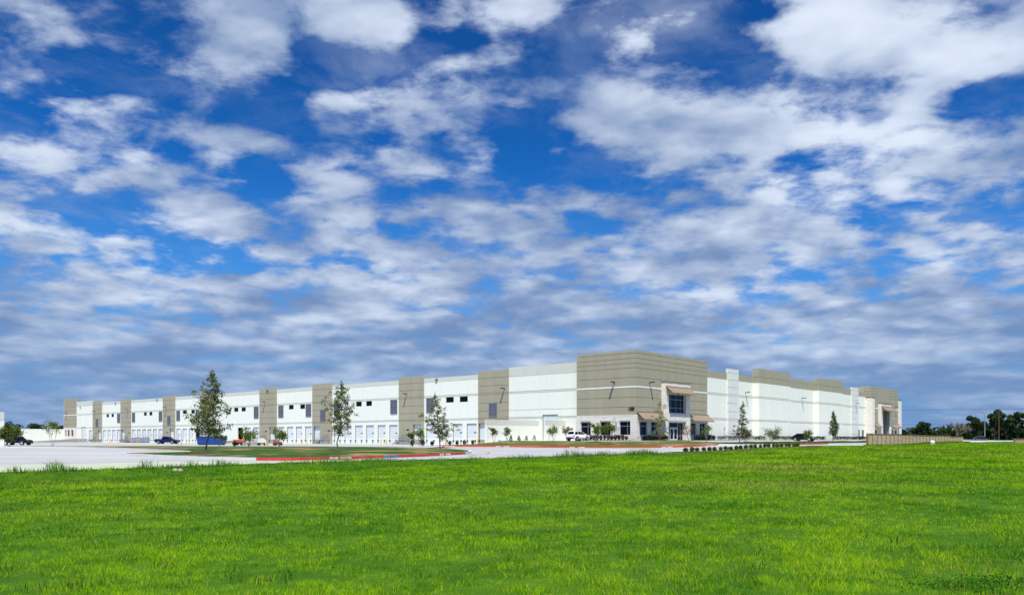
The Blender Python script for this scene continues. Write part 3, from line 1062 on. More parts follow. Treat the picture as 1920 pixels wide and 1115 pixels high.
ROCK = np.random.default_rng(3)
def stone_clad(face, a0, a1, z0, z1, o, opens=(), name='stone_cladding', rnd=ROCK):
    """split-face courses: each stone its own block, uneven in length and depth; too small in the picture to pick out singly"""
    b = MB()
    z = z0
    while z < z1 - 0.04:
        h = min(rnd.choice([0.16, 0.22, 0.30, 0.36]), z1 - z)
        a = a0
        while a < a1 - 0.03:
            w = min(rnd.uniform(0.35, 1.15), a1 - a)
            segs = [(a, a + w)]
            for q in opens:
                if q[2] < z + h - 0.01 and q[3] > z + 0.01:
                    nxt = []
                    for c0, c1 in segs:
                        if q[0] >= c1 or q[1] <= c0:
                            nxt.append((c0, c1))
                        else:
                            if q[0] - c0 > 0.02: nxt.append((c0, q[0]))
                            if c1 - q[1] > 0.02: nxt.append((q[1], c1))
                    segs = nxt
            hh = h
            for q in opens:
                if q[0] < a + w and q[1] > a and z < q[3] < z + h:
                    pass
            for c0, c1 in segs:
                fbox(b, face, c0 + 0.012, c1 - 0.012, o - 0.05, o + rnd.uniform(0.02, 0.055), z + 0.012, z + hh - 0.012)
            a += w
        z += h
    return tag(b.build(name, M['stone'], WH), kind='stuff')

def mortar_bed(face, a0, a1, z0, z1, o0, o1, opens=()):
    return wallseg('stone_backing', face, a0, a1, z0, z1, o0, o1, M['mortar'], opens)

mortar_bed('L', -0.18, 12.13, -1.6, 4.05, -0.2, 0.2, LEFT_OPEN)
stone_clad('L', -0.24, 12.15, FL - 0.3, 4.05, 0.24, [o for o in LEFT_OPEN if o[1] < 12.2])
R_STONE = RIGHT_OPEN[:4]
for a0, a1 in ((-0.18, 8.2), (17.4, 25.4)):
    mortar_bed('R', a0, a1, -1.6, 4.05, -0.2, 0.2, R_STONE)
    stone_clad('R', a0 - 0.06, a1, FL - 0.3, 4.05, 0.24, R_STONE)
for a0, a1 in CW:
    frame_window('L', a0, a1, 0.62, 2.92, (a0 + 0.72,), (2.16,), 0.02)
for (a0, a1, z0, z1), mu in zip(R_STONE, (0.28, 0.72, 0.38, 0.62)):
    frame_window('R', a0, a1, z0, z1, (a0 + (a1 - a0) * mu,), (2.16,), 0.02)
# stone portal with the tall window and the entrance
PO = 0.85
PORTAL = [(9.45, 15.9, -1.5, 2.95), (9.6, 15.75, 4.6, 7.95)]
mortar_bed('R', 8.22, 17.38, -1.6, 10.1, -0.2, PO - 0.02, PORTAL)
stone_clad('R', 8.2, 17.4, FL - 0.3, 10.1, PO + 0.02, PORTAL)
# returns of the portal
def stone_return(a, z0, z1, o0, o1, sgn):
    b = MB()
    z = z0
    while z < z1 - 0.04:
        h = min(ROCK.choice([0.16, 0.22, 0.30, 0.36]), z1 - z)
        t = ROCK.uniform(0.02, 0.06)
        fbox(b, 'R', a, a + sgn * t, o0, o1 - 0.02, z + 0.012, z + h - 0.012)
        z += h
    tag(b.build('stone_return', M['stone'], WH), kind='stuff')
stone_return(8.22, FL - 0.3, 10.1, 0.2, PO, -1)
stone_return(17.38, FL - 0.3, 10.1, 0.2, PO, 1)
b = MB(); fbox(b, 'R', 8.05, 17.55, 0.0, PO + 0.16, 10.1, 10.22); b.build('portal_coping', M['coping'], WH)
frame_window('R', 9.6, 15.75, 4.6, 7.95, (11.2, 13.0, 14.8), (5.55, 7.05), 0.35)
frame_window('R', 9.45, 11.2, FL, 2.95, (), (0.55,), 0.12, name='entrance_glazing')
frame_window('R', 14.0, 15.9, FL, 2.95, (15.0,), (0.55,), 0.12, name='entrance_glazing')
frame_window('R', 11.2, 14.0, 1.98, 2.95, (), (), 0.12, name='entrance_glazing')
for k in (0, 1):
    a0 = 11.24 + k * 1.37
    d = MB()
    for x0, x1, z0, z1 in ((a0, a0 + 0.16, FL, 1.95), (a0 + 1.19, a0 + 1.35, FL, 1.95), (a0 + 0.16, a0 + 1.19, FL, FL + 0.25), (a0 + 0.16, a0 + 1.19, 1.78, 1.95)):
        fbox(d, 'R', x0, x1, 0.04, 0.12, z0, z1)
    d = d.build('entrance_door', mat('white_aluminium', (0.62, 0.65, 0.68), 0.4) if k == 0 else bpy.data.materials['white_aluminium'], WH)
    g = MB(); fbox(g, 'R', a0 + 0.14, a0 + 1.21, 0.07, 0.09, FL + 0.2, 1.8); g.build('pane', M['glass'], d)
    h = MB(); x = a0 + (1.12 if k == 0 else 0.23); fbox(h, 'R', x - 0.02, x + 0.02, 0.12, 0.18, 0.5, 1.2); h.build('handle', M['steel'], d)

def awning(a0, a1, z, drop, proj, o, face='R'):
    w = MB()
    t = 0.05
    for zz, nm in ((0, 'top'),):
        w.quad(P(face, a0, o, z), P(face, a1, o, z), P(face, a1, o + proj, z - drop), P(face, a0, o + proj, z - drop))
        w.quad(P(face, a0, o, z - t), P(face, a1, o, z - t), P(face, a1, o + proj, z - drop - t), P(face, a0, o + proj, z - drop - t))
        for a in (a0, a1):
            w.quad(P(face, a, o, z), P(face, a, o + proj, z - drop), P(face, a, o + proj, z - drop - t), P(face, a, o, z - t))
    fbox(w, face, a0, a1, o + proj - 0.03, o + proj + 0.03, z - drop - 0.16, z - drop + 0.01)
    fbox(w, face, a0, a1, o, o + 0.10, z - 0.02, z + 0.08)
    aw = w.build('awning', M['canvas'], WH)
    n = max(2, int((a1 - a0) / 2.2) + 1)
    for a in np.linspace(a0 + 0.06, a1 - 0.06, n):
        r = MB()
        r.tube(P(face, a, o, z - drop - 0.05), P(face, a, o + proj, z - drop - 0.05), 0.03)
        r.tube(P(face, a, o, z - 0.12), P(face, a, o + proj, z - drop - 0.08), 0.03)
        r.build('bracket', M['bronze'], aw)
awning(0.05, 8.05, 4.55, 1.2, 1.35, 0.27)
awning(17.6, 25.6, 4.55, 1.2, 1.35, 0.27)
awning(8.5, 17.2, 9.25, 1.12, 1.35, PO + 0.09)
for a, o in ((4.15, 0.2), (42.9, 0.0), (74.1, 0.0), (112.7, 0.22)):
    l = link('wall_lamp', lamp, WH, (a, -o, 9.62 - FL), R(90))
l = MB(); fbox(l, 'R', 12.4, 12.9, PO + 0.1, PO + 0.4, 8.0, 8.25); l.build('portal_light', M['bronze'], WH)

# white walls, pilasters and raised parapets along the office face
RW = [-1.6, 3.72, 4.05, 8.64, 9.0, 11.9]
def plain(a0, a1, o, top, grey=M['taupe'], opens=RIGHT_OPEN, split=None):
    courses('R', a0, a1, RW, o, M['white'], M['band'], None, None, opens, step=13)
    zs = [11.9, top] if not split else [11.9, split, top]
    for j in range(len(zs) - 1):
        wallseg('parapet_panel', 'R', a0, a1, zs[j] + G / 2, zs[j + 1] - (G / 2 if j < len(zs) - 2 else 0), -0.2, o, grey, back=True)
def pilaster(a0, a1, o, top):
    zs = [-1.6, 1.2, 3.72, 4.05, 5.5, 7.2, 8.64, 9.0, 10.4, 11.9, 13.3, top]
    courses('R', a0, a1, zs, o, M['pilaster'], None, None, None, RIGHT_OPEN)
plain(25.4, 34.2, 0.0, 13.22)
pilaster(34.2, 39.0, 0.30, 14.15)
plain(39.0, 46.9, 0.0, 13.25)
plain(46.9, 64.0, 1.2, 14.95, split=13.2)
plain(64.0, 82.2, 0.0, 14.0, split=13.2)
plain(82.2, 99.7, 1.2, 15.0, split=13.3)
plain(99.7, 109.6, 0.0, 13.5)
pilaster(109.6, 115.0, 0.30, 14.05)
plain(115.0, 122.2, 0.0, 13.2)
for a0, a1 in ((115.4, 117.2), (119.0, 120.8)):
    frame_window('R', a0, a1, -0.1, 2.5, (), (1.2,), -0.05)
# far office corner on the office face
for z0, z1 in zip(CZ[:-1], CZ[1:]):
    white = abs(z0 - 8.66) < 0.01
    for a0, a1 in ((122.2, 129.2), (139.4, 149.5)):
        wallseg('panel', 'R', a0, a1, z0 + G / 2, z1 - G / 2, -0.2, 1.4 + (0.03 if white else 0), M['white'] if white else M['taupe'])
wallseg('panel', 'R', 129.2, 139.4, 10.5, 15.0, -0.2, 1.4, M['taupe'])
wallseg('wall_base', 'R', 122.2, 129.2, -1.6, 4.05, -0.2, 1.38, M['white'], [(125.8, 128.4, -0.1, 2.6)])
wallseg('wall_base', 'R', 139.4, 149.5, -1.6, 4.05, -0.2, 1.38, M['white'], [(142.4, 144.6, -0.1, 2.6), (145.8, 148.2, -0.1, 2.6)])
for a0, a1 in ((125.8, 128.4), (142.4, 144.6), (145.8, 148.2)):
    frame_window('R', a0, a1, -0.1, 2.6, ((a0 + a1) / 2,), (1.7,), 1.2)
def stone_box(a0, a1, z0, z1, o0, o1, opens=()):
    mortar_bed('R', a0 + 0.02, a1 - 0.02, z0, z1, o0, o1 - 0.04, opens)
    stone_clad('R', a0, a1, z0 + 1.0, z1, o1 - 0.03, opens)
    stone_return(a0 + 0.02, z0 + 1.0, z1, o0, o1 - 0.03, -1)
    stone_return(a1 - 0.02, z0 + 1.0, z1, o0, o1 - 0.03, 1)
    c = MB(); fbox(c, 'R', a0 - 0.12, a1 + 0.12, o0, o1 + 0.14, z1, z1 + 0.12); c.build('stone_coping', M['coping'], WH)
stone_box(122.2, 124.3, -1.6, 11.8, -0.2, 1.9)
stone_box(149.5, 152.5, -1.6, 12.1, -0.2, 1.6)
stone_box(129.2, 139.4, -1.6, 10.4, -0.2, 2.2, [(131.1, 137.6, -1.6, 8.1)])
b = MB()
fbox(b, 'R', 130.9, 131.1, -0.2, 2.1, -1.5, 8.1); fbox(b, 'R', 137.6, 137.8, -0.2, 2.1, -1.5, 8.1); fbox(b, 'R', 130.9, 137.8, -0.2, 2.1, 8.1, 8.3)
b.build('porch_lining', M['pilaster'], WH)
frame_window('R', 131.1, 137.6, -0.3, 8.1, (133.2, 135.4), (2.4, 4.6), -0.1)
awning(124.5, 129.0, 4.5, 1.2, 1.35, 1.5)
awning(141.0, 149.3, 4.5, 1.2, 1.35, 1.5)
awning(129.5, 139.1, 9.4, 1.2, 1.4, 2.3)
link('wall_lamp', lamp, WH, (146.0, -1.43, 9.62 - FL), R(90))
# stone base of the far corner on the dock face
mortar_bed('L', 242.0, 254.2, -1.6, 4.05, -0.2, 0.2, LEFT_OPEN)
stone_clad('L', 242.0, 254.2, -0.2, 4.05, 0.24, [o for o in LEFT_OPEN if o[0] > 242])
for a0, a1 in FW:
    frame_window('L', a0, a1, 0.9, 3.2, (), (2.3,), 0.02)

# shell: roof, floor, rear walls
b = MB(); b.box(0.3, 152.4, 0.3, 254.1, 11.55 - FL, 11.8 - FL); b.build('roof', M['roof'], WH)
b = MB(); b.box(0.4, 152.4, 0.4, 254.0, -0.35 - FL, -0.19 - FL); b.build('floor_slab', M['grey_conc'], WH)
b = MB(); b.box(152.42, 152.7, -0.15, 254.2, -1.6 - FL, 12.7 - FL).box(-0.2, 152.4, 253.9, 254.25, -1.6 - FL, 12.7 - FL); b.build('rear_wall', M['white'], WH)
b = MB(); b.box(14, 14.3, 10, 253.5, -0.19 - FL, 11.5 - FL).box(14, 152, 10, 10.3, -0.19 - FL, 11.5 - FL); b.build('inner_wall', M['inside'], WH)

# house number by the corner
def text_mesh(body, size, extrude, m_, parent=None, name='lettering', bold=0.0, spacing=1.0):
    cu = bpy.data.curves.new(name, 'FONT')
    cu.body = body
    cu.size = size
    cu.extrude = extrude
    cu.offset = bold
    cu.space_character = spacing
    cu.align_x = 'CENTER'
    cu.align_y = 'CENTER'
    tmp = bpy.data.objects.new('tmp_text', cu)
    C.objects.link(tmp)
    dg = bpy.context.evaluated_depsgraph_get()
    me = bpy.data.meshes.new_from_object(tmp.evaluated_get(dg))
    bpy.data.objects.remove(tmp)
    bpy.data.curves.remove(cu)
    me.materials.clear()
    me.materials.append(m_)
    return link(name, me, parent)
t = text_mesh('100', 0.76, 0.03, M['dark'], WH, 'number_sign', bold=0.04, spacing=1.12)
t.matrix_local = Matrix(((0, 0, -1, -0.26), (-1, 0, 0, 0.72), (0, 1, 0, 5.06 - FL), (0, 0, 0, 1)))

# ------------------------------------------------------------------ walls, ramp and stairs in the dock court
def site_thing(name, label, cat, u, s, rel, rz=0.0, group=None):
    return thing(name, label, cat, site(u, s, rel), SITE_RZ + rz, group)

# screen walls standing square to the dock face (x along s, y along u)
def screen_wall(label, u, s0, s1, top, cap, base=-1.4):
    t = site_thing('screen_wall', label, 'wall', u, s1, 0)
    L_ = s1 - s0
    n = max(1, round(L_ / 5.0))
    for k in range(n):
        x0, x1 = -L_ + k * L_ / n + (0.01 if k else 0), -L_ + (k + 1) * L_ / n - (0.01 if k < n - 1 else 0)
        MB().box(x0, x1, -0.23, 0.23, base, top - cap - 0.03).build('panel', M['white'], t)
        MB().box(x0, x1, -0.23, 0.23, top - cap, top).build('cap_band', M['cap'] if cap > 0.2 else M['white'], t)
    return t
screen_wall('white screen wall with a pale grey top band behind four dark cone shrubs', 21.2, -14.4, -0.02, 3.32, 0.92)
screen_wall('short white screen wall with a pale grey top band partly before the tall door', 15.0, -5.4, -0.02, 3.3, 0.95)
screen_wall('long low white screen wall beyond the black pickup at far left', 254.0, -17.0, -0.02, 3.65, 0.1)

t = site_thing('loading_ramp', 'long grey concrete ramp rising to the far tall door of the dock court', 'ramp', 236.0, 0, 0)
MB().prism([(-18.5, -1.4), (-18.0, -1.24), (-1.5, -0.16), (-0.02, -0.16), (-0.02, -1.4)], -3.3, 2.6).build('ramp_slab', M['grey_conc'], t)
for y in (-3.45, 2.7):
    MB().prism([(-18.5, -1.4), (-18.3, -1.1), (-1.5, 0.0), (-0.03, 0.0), (-0.03, -1.4)], y - 0.12, y + 0.12).build('side_wall', M['grey_conc'], t)

COURT = -1.22
def stair(u_land, label, first=[None]):
    """steel stair rising towards the office corner beside a landing: local y = u, x = s"""
    if first[0] is None:
        t = site_thing('dock_stair', label, 'stairs', u_land, -0.3, COURT, 0, 'steel stairs along the dock face')
        H = COURT * -1 - 0.2
        w = 1.25
        MB().box(-w, 0, -1.0, 1.0, H - 0.16, H).build('landing', M['steel'], t)
        MB().box(-w + 0.1, -0.05, -0.95, 0.9, 0, H - 0.17).build('landing_base', M['grey_conc'], t)
        n = 6
        for k in range(n):
            y = 1.0 + k * 0.34
            z = H - (k + 1) * H / (n + 1)
            MB().box(-w + 0.04, -0.04, y, y + 0.36, z - 0.05, z).build('tread', M['steel'], t)
        for x in (-w, -0.03):
            b = MB()
            y0, y1 = 1.0, 1.0 + (n + 0.5) * 0.34
            p = [(y0, H), (y0, H - 0.38), (y1 - 0.30, 0.0), (y1 + 0.1, 0.0), (y1 + 0.1, 0.06)]
            k0 = len(b.v)
            for xx in (x - 0.02, x + 0.02):
                b.v += [(xx, q[0], q[1]) for q in p]
            nn = len(p)
            b.f += [tuple(range(k0, k0 + nn)), tuple(range(k0 + 2 * nn - 1, k0 + nn - 1, -1))]
            b.m += [0, 0]
            for i in range(nn):
                j = (i + 1) % nn
                b.f.append((k0 + i, k0 + j, k0 + nn + j, k0 + nn + i)); b.m.append(0)
            b.build('stringer', M['steel'], t)
            r = MB()
            for dz in (0.5, 1.05):
                r.tube((x, -1.0, H + dz), (x, 1.0, H + dz), 0.028, n=6)
                r.tube((x, 1.0, H + dz), (x, y1, 0.1 + dz), 0.028, n=6)
            for y, z in ((-1.0, H), (0, H), (1.0, H), ((1 + y1) / 2, H / 2), (y1, 0.0)):
                r.tube((x, y, z), (x, y, z + 1.05), 0.028, n=6)
            r.build('railing', M['steel'], t)
        first[0] = t
        return t
    c = copy_tree(first[0])
    c.location = site(u_land, -0.3, COURT)
    c['label'] = label
    return c
land = [('galvanised stair behind the small tree at the second tower from the corner', 58.0),
        ('galvanised stair at the fully visible taupe tower left of the second tall tree', 87.0),
        ('galvanised stair behind the round bush and clutter at the middle tower', 114.5),
        ('galvanised stair behind the blue dumpster at the tree-hidden tower', 143.0),
        ('galvanised stair behind the blue pickup cab on the dock face', 170.2),
        ('galvanised stair between the two farthest rows of dock doors', 198.4),
        ('galvanised stair beside the grey ramp, farthest along the dock face', 225.2)]
for lb, u in land:
    stair(u, lb)

# yellow bollards, guarding stairs and equipment
bol = MB()
bol.tube((0, 0, -0.1), (0, 0, 1.12), 0.11, n=12)
bol.tube((0, 0, 1.12), (0, 0, 1.19), 0.11, 0.05, n=12)
bol_me = bol.mesh('bollard', M['yellow'])
BOLL = [(62.6, -1.9, 'yellow bollard at the second tower stair, right of its pair'),
        (64.5, -1.9, 'yellow bollard before the last door of the six-door bay'),
        (92.0, -2.3, 'yellow bollard at the stair beside the second oak, right of its pair'),
        (94.0, -2.3, 'yellow bollard just left of the tower beside the second oak'),
        (122.0, -2.2, 'yellow bollard behind the bush, nearest the cream loader'),
        (123.6, -2.2, 'yellow bollard behind the bush, nearest the grey pallets'),
        (149.6, -3.0, 'yellow bollard touching the left end of the blue dumpster'),
        (151.4, -3.0, 'yellow bollard in front of the open dark bay beside the blue dumpster'),
        (179.4, -4.5, 'yellow bollard right beside the tailgate of the blue pickup'),
        (181.6, -4.0, 'middle yellow bollard of the three before the wrapped pallets'),
        (184.6, -4.5, 'leftmost yellow bollard of the three before the wrapped pallets'),
        (206.2, -2.0, 'yellow bollard at the second farthest stair, right of its pair'),
        (207.6, -2.0, 'yellow bollard at the second farthest stair, left of its pair'),
        (231.0, -3.2, 'yellow bollard between the grey ramp and the farthest stair'),
        (232.6, -4.6, 'yellow bollard against the side of the grey ramp, leftmost in the court'),
        (43.2, -2.6, 'single yellow bollard before the four-door bay nearest the screen wall'),
        (36.3, -2.2, 'yellow bollard half hidden by the lawn near the screen wall'),
        (34.7, -2.2, 'yellow bollard touching the end of the pale screen wall')]
for u, s, lb in BOLL:
    X, Y, _ = site(u, s)
    z = min(gz(X, Y), COURT + EYE + 0.35)
    tag(link('bollard', bol_me, None, (X, Y, z)), lb, 'bollard', 'yellow bollards in the dock court')

# ------------------------------------------------------------------ vehicles
def disc_wheel(r, w):
    ty = MB(); ty.tube((0, -w / 2, 0), (0, w / 2, 0), r, n=20)
    ri = MB(); ri.tube((0, w / 2 - 0.01, 0), (0, w / 2 + 0.015, 0), r * 0.64, n=14)
    for k in range(5):
        a = 2 * math.pi * k / 5
        ri.tube((0, w / 2 + 0.02, 0), (r * 0.58 * math.cos(a), w / 2 + 0.02, r * 0.58 * math.sin(a)), 0.035, n=5)
    return ty.mesh('tyre', M['tyre'], bevel=0.03), ri.mesh('rim', M['rim'])
WH_ME = disc_wheel(0.36, 0.24)
WH_BIG = disc_wheel(0.42, 0.29)

def loft_body(b, rows):
    """rows: list of closed loops (same length) of points; skins between neighbours and caps the ends"""
    n = len(rows[0])
    k = len(b.v)
    for r in rows:
        b.v += [tuple(p) for p in r]
    for i in range(len(rows) - 1):
        for j in range(n):
            q = (j + 1) % n
            b.f.append((k + i * n + j, k + i * n + q, k + (i + 1) * n + q, k + (i + 1) * n + j)); b.m.append(0)
    b.f.append(tuple(range(k + n - 1, k - 1, -1))); b.m.append(0)
    e = k + (len(rows) - 1) * n
    b.f.append(tuple(range(e, e + n))); b.m.append(0)

def section(x, z0, z1, hw, tuck=0.12, n_=None):
    """car cross-section at x: sill, flank, shoulder, deck"""
    return [(x, -hw + tuck, z0), (x, -hw, z0 + (z1 - z0) * 0.25), (x, -hw, z0 + (z1 - z0) * 0.72), (x, -hw + 0.10, z1),
            (x, hw - 0.10, z1), (x, hw, z0 + (z1 - z0) * 0.72), (x, hw, z0 + (z1 - z0) * 0.25), (x, hw - tuck, z0)]

def lerp(a, b, t):
    return tuple(a[i] * (1 - t) + b[i] * t for i in range(3))

def pane_on(quad, u0, u1, v0, v1, lift, cen):
    """a thin pane on a four-cornered face (bottom-left, bottom-right, top-right, top-left)"""
    def at(u, v):
        return Vector(lerp(lerp(quad[0], quad[1], u), lerp(quad[3], quad[2], u), v))
    n = (Vector(quad[1]) - Vector(quad[0])).cross(Vector(quad[3]) - Vector(quad[0])).normalized()
    if n.dot(Vector(quad[0]) - Vector(cen)) < 0:
        n = -n
    pts = [at(u0, v0), at(u1, v0), at(u1, v1), at(u0, v1)]
    b = MB()
    o = [p + n * lift for p in pts]
    i = [p - n * 0.03 for p in pts]
    b.quad(*o)
    for a in range(4):
        c = (a + 1) % 4
        b.quad(i[a], i[c], o[c], o[a])
    return b

def vehicle(name, label, cat, loc, rz, paint, kind):
    t = thing(name, label, cat, loc, rz)
    spec = {
        'suv': dict(rows=[(-2.30, .42, .80, .80), (-2.26, .36, 1.04, .88), (-1.2, .30, 1.06, .91), (0.6, .30, 1.02, .91), (1.3, .30, .98, .91), (2.0, .36, .86, .86), (2.28, .42, .66, .74)],
                    cab=((-2.24, 1.15, .84), (-1.66, 0.05, .62), 1.00, 1.65), axles=(-1.42, 1.36), big=False, win=((.04, .34), (.38, .66), (.69, .93))),
        'pickup': dict(rows=[(-2.85, .55, .98, .88), (-2.8, .50, 1.12, .92), (-1.0, .42, 1.14, .94), (1.2, .42, 1.14, .94), (2.2, .45, 1.06, .92), (2.75, .50, .98, .88), (2.88, .55, .80, .80)],
                       cab=((-0.98, 1.32, .86), (-0.80, 0.55, .68), 1.12, 1.78), axles=(-1.75, 1.80), big=True, win=((.05, .44), (.49, .90))),
        'fastback': dict(rows=[(-2.32, .42, .78, .78), (-2.25, .34, 1.00, .87), (-1.2, .28, 1.00, .91), (0.6, .28, .98, .91), (1.3, .28, .93, .90), (2.05, .34, .80, .84), (2.32, .42, .62, .70)],
                         cab=((-2.1, 1.25, .83), (-1.15, 0.25, .62), 0.96, 1.56), axles=(-1.42, 1.42), big=False, win=((.10, .40), (.44, .68), (.71, .92))),
    }[kind]
    b = MB()
    loft_body(b, [section(x, z0, z1, hw) for x, z0, z1, hw in spec['rows']])
    body = b.build('body', paint, t, smooth=False, bevel=0.035)
    (bx0, bx1, bw), (tx0, tx1, tw), zb, zt = spec['cab']
    cb = [(bx0, -bw, zb), (bx1, -bw, zb), (bx1, bw, zb), (bx0, bw, zb)]
    zm = zb + (zt - zb) * 0.94
    ct = [(tx0 - 0.03, -tw - 0.03, zm), (tx1 + 0.05, -tw - 0.03, zm), (tx1 + 0.05, tw + 0.03, zm), (tx0 - 0.03, tw + 0.03, zm)]
    cr = [(tx0 + 0.12, -tw + 0.1, zt), (tx1 - 0.1, -tw + 0.1, zt), (tx1 - 0.1, tw - 0.1, zt), (tx0 + 0.12, tw - 0.1, zt)]
    b = MB()
    loft_body(b, [cb, ct, cr])
    b.build('cabin', paint, t, bevel=0.03)
    cen = ((bx0 + bx1) / 2, 0, (zb + zt) / 2)
    for (u0, u1) in spec['win']:
        pane_on((cb[0], cb[1], ct[1], ct[0]), u0, u1, 0.10, 0.88, 0.012, cen).build('side_window', M['glass'], t)
        pane_on((cb[3], cb[2], ct[2], ct[3]), u0, u1, 0.10, 0.88, 0.012, cen).build('side_window', M['glass'], t)
    pane_on((cb[1], cb[2], ct[2], ct[1]), 0.07, 0.93, 0.08, 0.9, 0.012, cen).build('windscreen', M['glass'], t)
    pane_on((cb[0], cb[3], ct[3], ct[0]), 0.08, 0.92, 0.15, 0.9, 0.012, cen).build('rear_window', M['glass'], t)
    ty, ri = WH_BIG if spec['big'] else WH_ME
    r = 0.42 if spec['big'] else 0.36
    hw = max(q[3] for q in spec['rows'])
    for x in spec['axles']:
        for sg in (-1, 1):
            w = link('wheel', ty, t, (x, sg * (hw - 0.11), r), 0 if sg > 0 else math.pi)
            link('rim', ri, w)
            a = MB()
            a.tube((x, sg * (hw - 0.20), r + 0.03), (x, sg * (hw + 0.006), r + 0.03), r + 0.075, n=20)
            a.build('wheel_arch', M['trim'], t)
            w.location = (x, sg * (hw - 0.10), r)
    zd = spec['rows'][1][2]
    xe, xf = spec['rows'][0][0], spec['rows'][-1][0]
    b = MB(); b.box(xe - 0.06, xe + 0.25, -0.80, 0.80, 0.36, 0.60); b.build('rear_bumper', M['trim'] if kind != 'pickup' else M['rim'], t, bevel=0.03)
    b = MB(); b.box(xf - 0.25, xf + 0.05, -0.76, 0.76, 0.36, 0.58); b.build('front_bumper', M['trim'], t, bevel=0.03)
    for sg in (-1, 1):
        b = MB(); b.box(xe - 0.02, xe + 0.20, sg * 0.80 - 0.10, sg * 0.80 + 0.10, zd - 0.28, zd - 0.10); b.build('tail_lamp', M['redlamp'], t, bevel=0.02)
        zf = spec['rows'][-2][2]
        b = MB(); b.box(xf - 0.28, xf - 0.02, sg * 0.66 - 0.13, sg * 0.66 + 0.13, zf - 0.26, zf - 0.10); b.build('headlight', M['headlamp'], t, bevel=0.02)
        b = MB(); b.box(bx1 - 0.42, bx1 - 0.26, sg * (bw + 0.13) - 0.09, sg * (bw + 0.13) + 0.09, zb + 0.02, zb + 0.17); b.build('mirror', paint, t, bevel=0.02)
        b = MB(); b.box(-1.0 if kind != 'pickup' else -0.9, 1.0, sg * hw - 0.012, sg * hw + 0.012, 0.34 if kind != 'pickup' else 0.46, 0.43 if kind != 'pickup' else 0.55); b.build('sill', M['trim'], t)
    b = MB(); b.box(xe - 0.025, xe + 0.05, -0.26, 0.26, zd - 0.36 if kind != 'pickup' else 0.62, zd - 0.24 if kind != 'pickup' else 0.76); b.build('number_plate', M['whitepaint'], t)
    if kind == 'pickup':
        b = MB(); b.box(-2.72, -1.02, -0.74, 0.74, 1.10, 1.142); b.build('bed_floor', M['trim'], t)
        b = MB(); b.box(-2.80, -1.0, -0.92, -0.80, 1.12, 1.20).box(-2.80, -1.0, 0.80, 0.92, 1.12, 1.20).box(-2.86, -2.76, -0.80, 0.80, 1.12, 1.20); b.build('bed_rail', paint, t, bevel=0.02)
        b = MB(); b.box(2.84, 2.90, -0.5, 0.5, 0.72, 0.95); b.build('grille', M['trim'], t)
    if kind == 'suv':
        b = MB()
        for sg in (-1, 1):
            b.tube((tx0 + 0.1, sg * 0.56, zt + 0.05), (tx1 - 0.1, sg * 0.56, zt + 0.05), 0.025, n=6)
        b.build('roof_rail', M['rim'], t)
    return t

def on_ground(X, Y):
    return (X, Y, gz(X, Y))
vehicle('parked_suv', 'white SUV parked by the stone-clad office corner, seen from behind', 'car', on_ground(11.0, 131.0), SITE_RZ, M['carwhite'], 'suv')
x_, y_, _ = site(-8.6, 64.8)
vehicle('parked_car', 'black fastback car parked nose out before the white office-side wall', 'car', on_ground(59.4, 160.2), math.atan2(-0.657, 0.754), M['black'], 'fastback')
vehicle('parked_pickup', 'dark blue pickup truck in the dock court beside yellow bollards', 'pickup truck', on_ground(-84.6, 193.0), math.atan2(-0.12, 1), M['blue'], 'pickup')
vehicle('parked_pickup', 'black pickup truck at far left under the bushy tree', 'pickup truck', on_ground(-97.2, 154.5), math.atan2(-0.15, 1), M['black'], 'pickup')
vehicle('passing_car', 'dark slate car beside the street lamp at far right', 'car', (131.5, 222.0, EYE - 1.0), math.atan2(0.35, -1), M['greycar'], 'suv')

# ------------------------------------------------------------------ clutter in the dock court
def dumpster():
    t = thing('dumpster', 'blue open-topped roll-off dumpster behind the tallest sparse tree', 'dumpster', on_ground(-58.4, 153.0), 0.05)
    z0, z1 = 0.22, 1.62
    prof = [(-2.55, z1), (-2.35, z0), (2.35, z0), (2.6, z1)]
    b = MB()
    for y in (-1.15, 1.15):
        b.prism(prof, y - 0.04, y + 0.04)
    b.quad((-2.55, -1.15, z1), (-2.55, 1.15, z1), (-2.35, 1.15, z0), (-2.35, -1.15, z0))
    b.quad((2.6, -1.15, z1), (2.6, 1.15, z1), (2.35, 1.15, z0), (2.35, -1.15, z0))
    b.box(-2.35, 2.35, -1.15, 1.15, z0, z0 + 0.05)
    b.build('body', M['dumpster'], t)
    for x in np.linspace(-2.1, 2.1, 8):
        for y in (-1.23, 1.23):
            MB().box(x - 0.05, x + 0.05, y - 0.04, y + 0.04, z0 + 0.03, z1 - 0.06).build('rib', M['dumpster'], t)
    b = MB()
    for y in (-1.2, 1.2):
        b.box(-2.6, 2.65, y - 0.09, y + 0.09, z1 - 0.02, z1 + 0.1)
    b.box(-2.62, -2.48, -1.1, 1.1, z1 - 0.02, z1 + 0.1).box(2.5, 2.66, -1.1, 1.1, z1 - 0.02, z1 + 0.1)
    b.build('rim', M['dumpster'], t)
    for x in (-1.9, 1.9):
        for y in (-0.95, 0.95):
            MB().tube((x, y - 0.1, 0.14), (x, y + 0.1, 0.14), 0.14, n=12).build('wheel', M['dark'], t)
    for y in (-0.5, 0.5):
        MB().box(-2.4, 2.4, y - 0.06, y + 0.06, 0.08, z0).build('skid', M['dark'], t)
dumpster()

